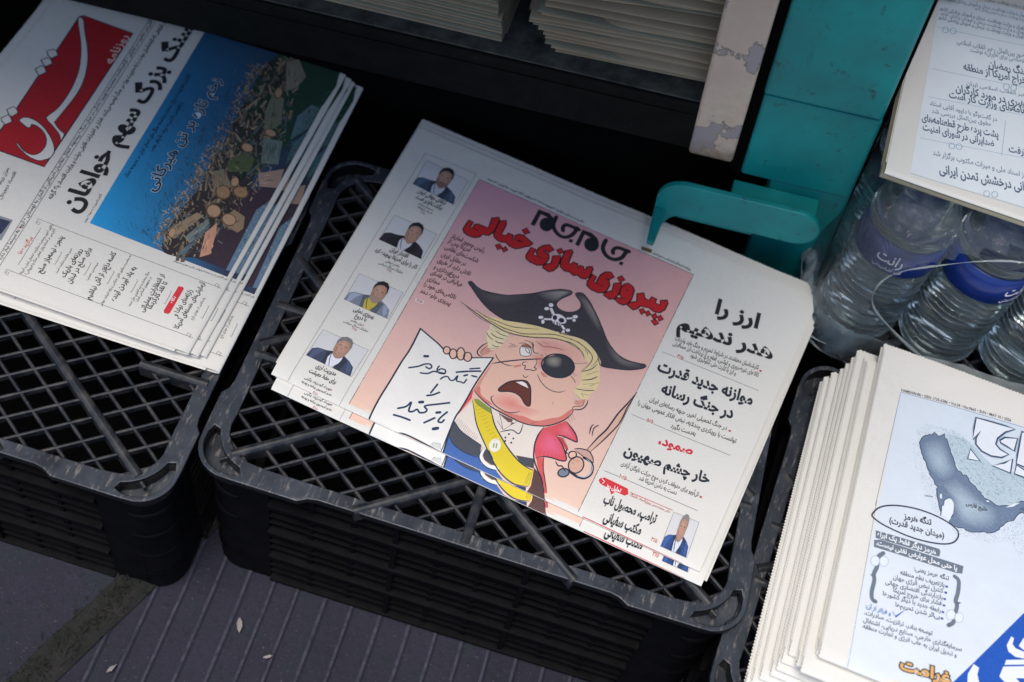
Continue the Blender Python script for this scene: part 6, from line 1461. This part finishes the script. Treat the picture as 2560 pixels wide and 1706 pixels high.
# pirate cartoon paper
shJ = Sheet(.4171, .3112, .0042, (.0129, -.0139), .015, .0008, 1, 0, .007)
jam = make_copy('newspaper', shJ, PJ, M_PAPER, [(-.0012, .0065, .0), (-.0026, .0135, -.002)], 'top', (-.18987, .8312, .0125), -.1424)
tag(jam, 'topmost newspaper with a pink front page cartoon of a pirate in a black hat', 'newspaper', 'newspapers with the pirate cartoon on the middle crate')
lb = ['newspaper directly under the top pirate cartoon copy, its lower strip of blue trousers showing', 'third pirate cartoon newspaper down, only its right edge showing', 'bottom newspaper of the pirate cartoon pile, lying on the middle crate']
for k, (dx, dy, z, dr) in enumerate(((.0045, -.0108, .0083, .004), (.0068, -.0040, .0045, .007), (.0035, .0035, .0046 - .0042 + .0036, -.002))):
    c = copy_tree(jam); c.location = (*at(-.18987, .8312, -.1424, dx, dy), z if k < 2 else .0012 + .0035 * 0 + .0030); c.rotation_euler = (0, 0, -.1424 + dr)
    if k == 2: c.location.z = .0008 + .0042 - .0002 * 0 - .0008
    tag(c, lb[k], 'newspaper')
# red masthead paper (left)
shS = Sheet(.425, .2948, .0036, (.0005, .002), .006, .0007, 4)
sha = make_copy('newspaper', shS, PS, M_PAPER, [(-.0012, .008, -.002), (-.0022, .011, .001)], 'top', (-.58483, .5236, .0190), 1.53062)
tag(sha, 'topmost newspaper with a red calligraphic masthead and a photo of felled logs', 'newspaper', 'newspapers with the red masthead on the left crate')
lb = ['second log photo newspaper from the top, a thin blue and white strip showing', 'third log photo newspaper from the top, a thin strip of its photo showing', 'fourth log photo newspaper from the top, sticking out furthest beyond the others', 'bottom log photo newspaper, resting on the left crate']
for k, (dx, dy, z, dr) in enumerate(((.0015, -.0072, .0154, .004), (.0035, -.0125, .0118, .009), (-.0085, -.0275, .0078, .026), (-.003, -.012, .0040, .012))):
    c = copy_tree(sha); c.location = (*at(-.58483, .5236, 1.53062, dx, dy), z); c.rotation_euler = (0, 0, 1.53062 + dr); tag(c, lb[k], 'newspaper')
# map front page (right, fanned stack)
shH = Sheet(.40, .2990, .0044, (.004, .004), .013, .0009, 6, 0, 0, .6)
ham = make_copy('newspaper', shH, PH, M_PAPER, [(-.0013, .006, -.0006), (-.0026, .0095, -.001)], 'topleft', (.27936, .70661, .0505), -.08029)
HG = 'fanned pile of newspapers with the sea map on the right crate'
tag(ham, 'newspaper on top of the fanned pile, its front page a blue map of a gulf', 'newspaper', HG)
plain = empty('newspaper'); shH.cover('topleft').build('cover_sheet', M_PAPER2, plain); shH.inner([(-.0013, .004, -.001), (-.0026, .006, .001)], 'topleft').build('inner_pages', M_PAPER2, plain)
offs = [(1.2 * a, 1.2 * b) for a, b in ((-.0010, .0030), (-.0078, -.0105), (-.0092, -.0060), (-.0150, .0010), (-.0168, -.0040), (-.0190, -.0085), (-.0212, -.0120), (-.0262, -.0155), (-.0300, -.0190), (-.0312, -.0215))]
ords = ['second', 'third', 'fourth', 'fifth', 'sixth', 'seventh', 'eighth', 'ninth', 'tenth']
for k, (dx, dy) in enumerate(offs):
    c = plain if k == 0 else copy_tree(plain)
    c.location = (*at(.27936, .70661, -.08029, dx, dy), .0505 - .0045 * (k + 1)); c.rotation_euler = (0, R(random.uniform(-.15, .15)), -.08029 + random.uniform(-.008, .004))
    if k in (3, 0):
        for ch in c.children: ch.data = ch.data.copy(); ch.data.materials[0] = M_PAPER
    tag(c, ('%s newspaper from the top of the fanned pile on the right crate' % ords[k]) if k < 9 else 'lowest newspaper of the fanned pile, sticking out furthest to the left', 'newspaper', HG)
# text-only front page on the water bottles
shI = Sheet(.40, .30, .0035, (.0, -.002), .004, .0008, 2)
ira = make_copy('newspaper', shI, PI, M_PAPER, [(-.0015, .002, -.001)], 'top', (.22793, 1.05883, .2055), -.05236)
tag(ira, 'blurred newspaper with text columns only, lying on the wrapped water bottles', 'newspaper', 'newspapers on the water bottles')
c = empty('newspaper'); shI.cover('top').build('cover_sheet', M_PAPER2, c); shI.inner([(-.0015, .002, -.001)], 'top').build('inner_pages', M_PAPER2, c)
c.location = (.2262, 1.0575, .2018); c.rotation_euler = (0, 0, -.0545); tag(c, 'lower of the two newspapers on the water bottles, only its edge showing', 'newspaper', 'newspapers on the water bottles')

# ---------------------------------------------------------------- news kiosk behind: shelf, posts, hook bracket
BM = Matrix.Translation((0, .83, .1)) @ Matrix.Rotation(-.085, 4, 'Y') @ Matrix.Rotation(.06, 4, 'X')
kiosk = empty('news_kiosk'); kiosk.matrix_world = BM; tag(kiosk, 'news kiosk front with black shelf and flaking teal and cream posts', 'kiosk')
mb = MB(); mb.box(-1.3, .0625, 0, .55, -.0125, .046); o = mb.build('shelf', M_DARK, kiosk, .0015)
mb = MB(); mb.box(-1.3, .0625, .0035, .55, .0462, .0482); mb.build('shelf_top', M_SHTOP, kiosk)
mb = MB(); mb.box(-1.3, .06, -.0012, .0, .030, .033); mb.build('shelf_trim', M_DARK, kiosk)
mb = MB(); mb.box(.0625, .1035, -.002, .012, -.017, 1.9); mb.build('cream_post', M_CREAM, kiosk, .003)
mb = MB(); mb.box(.1125, .2135, -.004, .012, .0815, 1.9); mb.box(.1135, .2150, -.001, .012, -.029, .0785); mb.box(.116, .212, .002, .011, .0765, .083); mb.build('teal_post', M_TEAL, kiosk, .003)
mb = MB(); mb.box(.1420, .2155, .001, .055, -.36, -.0295); mb.build('teal_leg', M_TEAL, kiosk, .003)
mb = MB(); mb.box(.1036, .1124, .002, .011, -.03, 1.9); mb.build('post_seam', M_VOID, kiosk)
out_ = [(.0448, -.064)] + [(.0448 + .026 - .026 * math.cos(a), -.048 + .026 * math.sin(a)) for a in [R(q) for q in range(0, 91, 15)]] + [(.174 + .0225 * math.sin(a), -.0445 + .0225 * math.cos(a)) for a in [R(q) for q in range(0, 181, 15)]] + [(.0740, -.067)] + [(.0740 - .0165 * math.sin(a), -.0835 + .0165 * math.cos(a)) for a in [R(q) for q in range(20, 80, 15)]] + [(.0560, -.086)]
mb = MB(); mb.prism(out_, -.036, -.0295); mb.build('hook_bracket', M_TEAL, kiosk, .0014)
mb = MB(); P8 = [(.0448, -.036, -.060), (.0562, -.036, -.062), (.0560, -.0295, -.086), (.0446, -.0295, -.083), (.0462, -.081, -.0560), (.0530, -.081, -.0565), (.0530, -.079, -.0640), (.0462, -.079, -.0635)]
mb.add(P8, [(3, 2, 1, 0), (4, 5, 6, 7), (0, 1, 5, 4), (1, 2, 6, 5), (2, 3, 7, 6), (3, 0, 4, 7)]); mb.build('hook_tip', M_TEAL, kiosk, .0014)
mb = MB(); mb.box(.067, .139, -.0292, -.0235, -.0785, -.050); mb.box(.110, .190, -.0292, .0005, -.0545, -.040); mb.build('bracket_plate', M_TEAL, kiosk, .0012)
mb = MB(); mb.box(-1.3, .16, -.34, .02, .515, .555); mb.build('shade_slab', M_DARK, kiosk)  # added slab out of view that shades the rear newspapers
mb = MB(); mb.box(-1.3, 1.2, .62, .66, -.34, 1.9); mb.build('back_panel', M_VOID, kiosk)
mb = MB(); mb.box(-1.3, 1.2, .02, .06, .52, 1.9); mb.build('upper_shade_panel', M_DARK, kiosk)  # unseen upper front, put in to block sky over the rear
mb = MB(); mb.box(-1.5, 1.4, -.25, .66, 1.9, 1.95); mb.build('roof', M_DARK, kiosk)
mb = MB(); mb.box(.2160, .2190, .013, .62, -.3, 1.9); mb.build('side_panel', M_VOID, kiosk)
mb = MB(); mb.box(-1.3, .1415, .03, .05, -.40, -.0128); mb.build('under_shelf_shade', M_VOID, kiosk)  # added black sheet standing for the shade under the shelf
# stacks on the shelf
def stack_mesh(seed, sag, pm, wv=.0012, wd=.40):
    s = Sheet(wd, .30, .0040, (0, 0), .011, wv, seed, sag); r = empty('newspaper'); s.cover('none').build('cover_sheet', pm, r); s.inner([(-.0013, -.01, -.003), (-.0026, -.012, .002)], 'none').build('inner_pages', pm, r); return r
def put(root, X, Y, Z, rz, tilt=(0, 0)):
    root.matrix_world = BM @ Matrix.Translation((X, Y, Z)) @ Euler((tilt[0], tilt[1], rz)).to_matrix().to_4x4() @ Matrix.Translation((-.40, .30, 0))
    return root
random.seed(31)
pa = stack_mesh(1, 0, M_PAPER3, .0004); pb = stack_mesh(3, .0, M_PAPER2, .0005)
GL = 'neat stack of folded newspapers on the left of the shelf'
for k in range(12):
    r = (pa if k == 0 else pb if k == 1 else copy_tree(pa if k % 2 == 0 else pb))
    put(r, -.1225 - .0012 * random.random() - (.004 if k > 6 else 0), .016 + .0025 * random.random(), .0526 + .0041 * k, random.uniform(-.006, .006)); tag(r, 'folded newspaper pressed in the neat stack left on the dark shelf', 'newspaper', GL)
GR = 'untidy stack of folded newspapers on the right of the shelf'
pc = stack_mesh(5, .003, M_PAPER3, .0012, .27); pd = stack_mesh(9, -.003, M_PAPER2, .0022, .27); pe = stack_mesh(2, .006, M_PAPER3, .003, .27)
z = .0530; used = {}
for k in range(22):
    src = (pc, pd, pe)[(k * 2 + k // 4) % 3]
    r = src if src.name not in used else copy_tree(src); used[src.name] = 1
    X = -.075 - .0032 * k + random.uniform(-.002, .002) if k < 9 else -.088 + random.uniform(-.004, .004)
    tl = (-.02 if k < 5 else -.03 - .009 * (k - 5) if k < 10 else -.045 + random.uniform(-.05, .035))
    r.matrix_world = BM @ Matrix.Translation((X, .0155 + random.uniform(0, .004), z)) @ Euler((random.uniform(-.01, .01), tl, random.uniform(-.004, .022))).to_matrix().to_4x4() @ Matrix.Translation((0, .30, 0))
    z += .0043 if k < 9 else .0066
    tag(r, 'folded newspaper lying in the untidy curling stack right on the dark shelf', 'newspaper', GR)

# ---------------------------------------------------------------- water bottles in shrink wrap
BR = .0385; Z0 = -.006
def ribbed():
    p = [(0, .003), (.022, .0035), (.030, 0), (.0355, .004)]
    for k in range(13):
        z = .008 + k * .0072; p += [(BR - .0002, z), (BR, z + .0018), (BR - .0026, z + .0042), (BR - .0026, z + .0052)]
    p += [(BR - .0006, .1025), (BR - .0012, .105), (BR - .0012, .139), (BR, .1405), (BR, .146), (BR - .0030, .150), (BR - .001, .153), (BR - .004, .162), (.030, .172), (.021, .181), (.0135, .186), (.0125, .188), (.0125, .1905)]
    return p + [(0, .1905)]
def make_bottle():
    root = empty('water_bottle'); mb = MB(); mb.lathe(ribbed(), 64); mb.build('bottle_body', M_WATER, root)
    mb = MB(); mb.lathe([(BR - .0009, .1052), (BR + .0003, .1056), (BR + .0003, .1386), (BR - .0009, .139)], 64); lab = mb.build('bottle_label', M_LABEL, root)
    mb = MB(); mb.lathe([(0, .1910), (.0148, .1912), (.0150, .1935), (.0150, .1995), (.0138, .2012), (0, .2014)], 32); mb.build('bottle_cap', M_CAP, root)
    def wrap(txt, a0, zz, hh, wd):
        vs, fs = glyphs(txt, .02, 3); xa = min(v.x for v in vs); xb = max(v.x for v in vs); mb = MB(); r = BR + .0006
        mb.add([(r * math.sin(a0 + ((v.x - xa) / (xb - xa) - .5) * wd), -r * math.cos(a0 + ((v.x - xa) / (xb - xa) - .5) * wd), zz + v.y * hh) for v in vs], fs); mb.build('label_lettering', M_WHITE, lab)
    wrap('رانت', -.25, .118, .017, .62); wrap('آب آشامیدنی', -.22, .1095, .006, .7)
    return root
bp = make_bottle(); BGp = 'water bottles shrink wrapped in one pack'
cx0, cy0 = .2625, .788
order = ['front left', 'front middle', 'front right', 'front far right', 'back left', 'back middle', 'back right', 'back far right']
names = ['clear ribbed water bottle at the near left corner of the wrapped pack', 'clear ribbed water bottle second from the left in the front row', 'clear ribbed water bottle third from the left in the front row', 'clear ribbed water bottle fourth in the front row, at the right edge of the photo',
         'back row water bottle behind the near left one, mostly under the newspaper', 'back row water bottle, second from the left under the newspaper', 'back row water bottle, third from the left under the newspaper', 'back row water bottle, fourth from the left under the newspaper']
for i in range(8):
    b = bp if i == 0 else copy_tree(bp)
    b.location = (cx0 + .0785 * (i % 4), cy0 + .0775 * (i // 4) + .001 * (i % 2), Z0); b.rotation_euler = (0, 0, [0, .95, -.4, .5, 1.2, 2.0, -1.0, .3][i]); tag(b, names[i], 'bottle', BGp)
# film: a sleeve round the pack, gathered at the bottom hem, with an open round end on the near side
wrapper = empty('shrink_wrap', (cx0, cy0, Z0)); tag(wrapper, 'crinkled clear shrink wrap film round the pack of water bottles', 'plastic wrap')
XL, XR, YF, YB = -.0420, .2780, -.0425, .1220
def loop_pt(t, grow):                 # rounded rectangle, t in 0..1 starting at the front left going along the front
    r = .040 + grow * .5; x0, x1, y0, y1 = XL - grow, XR + grow, YF - grow, YB + grow
    seg = [('l', x0 + r, y0, x1 - r, y0), ('a', x1 - r, y0 + r, -90), ('l', x1, y0 + r, x1, y1 - r), ('a', x1 - r, y1 - r, 0), ('l', x1 - r, y1, x0 + r, y1), ('a', x0 + r, y1 - r, 90), ('l', x0, y1 - r, x0, y0 + r), ('a', x0 + r, y0 + r, 180)]
    ln = [math.dist(s[1:3], s[3:5]) if s[0] == 'l' else r * math.pi / 2 for s in seg]; d = (t % 1) * sum(ln)
    for s, l in zip(seg, ln):
        if d <= l:
            if s[0] == 'l': return s[1] + (s[3] - s[1]) * d / l, s[2] + (s[4] - s[2]) * d / l
            a = R(s[3] + 90 * d / l); return s[1] + r * math.cos(a), s[2] + r * math.sin(a)
        d -= l
    return seg[0][1], seg[0][2]
mb = MB(); nt_, nz_ = 220, 26; random.seed(4); ph = [random.uniform(0, 6.28) for _ in range(6)]
def fp(i, j):
    t = i / nt_; v = j / nz_; z = -.004 + .196 * v
    g = .0035 + .010 * (1 - v) ** 3 * (1 + .5 * math.sin(31 * t + ph[0])) + .0014 * math.sin(57 * t + 9 * v + ph[1]) + .0012 * math.sin(111 * t - 14 * v + ph[2])
    if v > .80: g -= .034 * ((v - .80) / .20) ** 1.6
    x, y = loop_pt(t, g); return (x, y, z + (.003 * math.sin(40 * t + ph[3]) if j == 0 else 0))
def hole(i, j):
    x, y, z = fp(i, j); t = (i / nt_) % 1
    if y > YF + .012 or t > .5: return False
    return ((x - .14) / .148) ** 2 + ((z - .096) / .084) ** 2 < 1
mb.v = [fp(i, j) for j in range(nz_ + 1) for i in range(nt_)]
for j in range(nz_):
    for i in range(nt_):
        if not hole(i, j) and not hole(i + 1, j + 1): mb.f.append((j * nt_ + i, j * nt_ + (i + 1) % nt_, (j + 1) * nt_ + (i + 1) % nt_, (j + 1) * nt_ + i)); mb.sm.append(True)
mb.build('film_sleeve', M_FILM, wrapper)
mb = MB(); mb.tube([(.14 + .150 * math.cos(a), YF - .0055 - .003 * math.sin(3 * a), .096 + .086 * math.sin(a) + .002 * math.sin(7 * a)) for a in [2 * math.pi * k / 90 for k in range(91)]], lambda i: .0007 + .0005 * math.sin(i * .9) + .0009 * max(0, -math.sin(2 * math.pi * i / 90)), 6)
mb.build('film_opening_edge', M_HEM, wrapper)
mb = MB(); nh = 620; vs = []
for j in range(6):
    for i in range(nh):
        t = i / nh; v = j / 5; g = .0045 + .006 * (1 - v) + .0045 * v * (1 - v) * 4 + (.0022 * math.sin(83 * t + 4 * v) + .0022 * math.sin(197 * t - 6 * v + 1) + .003 * math.sin(31 * t) + .0014 * math.sin(333 * t + 5 * v)) * (1.2 - v)
        vs.append((*loop_pt(t, g), -.006 + .030 * v + .0035 * math.sin(29 * t + 1) * (1 - v) + .002 * math.sin(71 * t)))
mb.add(vs, [(j * nh + i, j * nh + (i + 1) % nh, (j + 1) * nh + (i + 1) % nh, (j + 1) * nh + i) for j in range(5) for i in range(nh)], True); mb.build('gathered_hem', M_HEM, wrapper)
for q in range(2):
    mb = MB(); mb.tube([(*loop_pt(k / 160 - .16, .0115 + .0035 * math.sin(k * .31 + q * 2) + .002 * q), -.004 + .010 * q + .0022 * math.sin(k * .23 + q)) for k in range(104)], lambda i: .0012 + .0008 * math.sin(i * .7 + q), 5); mb.build('hem_fold', M_HEM, wrapper)
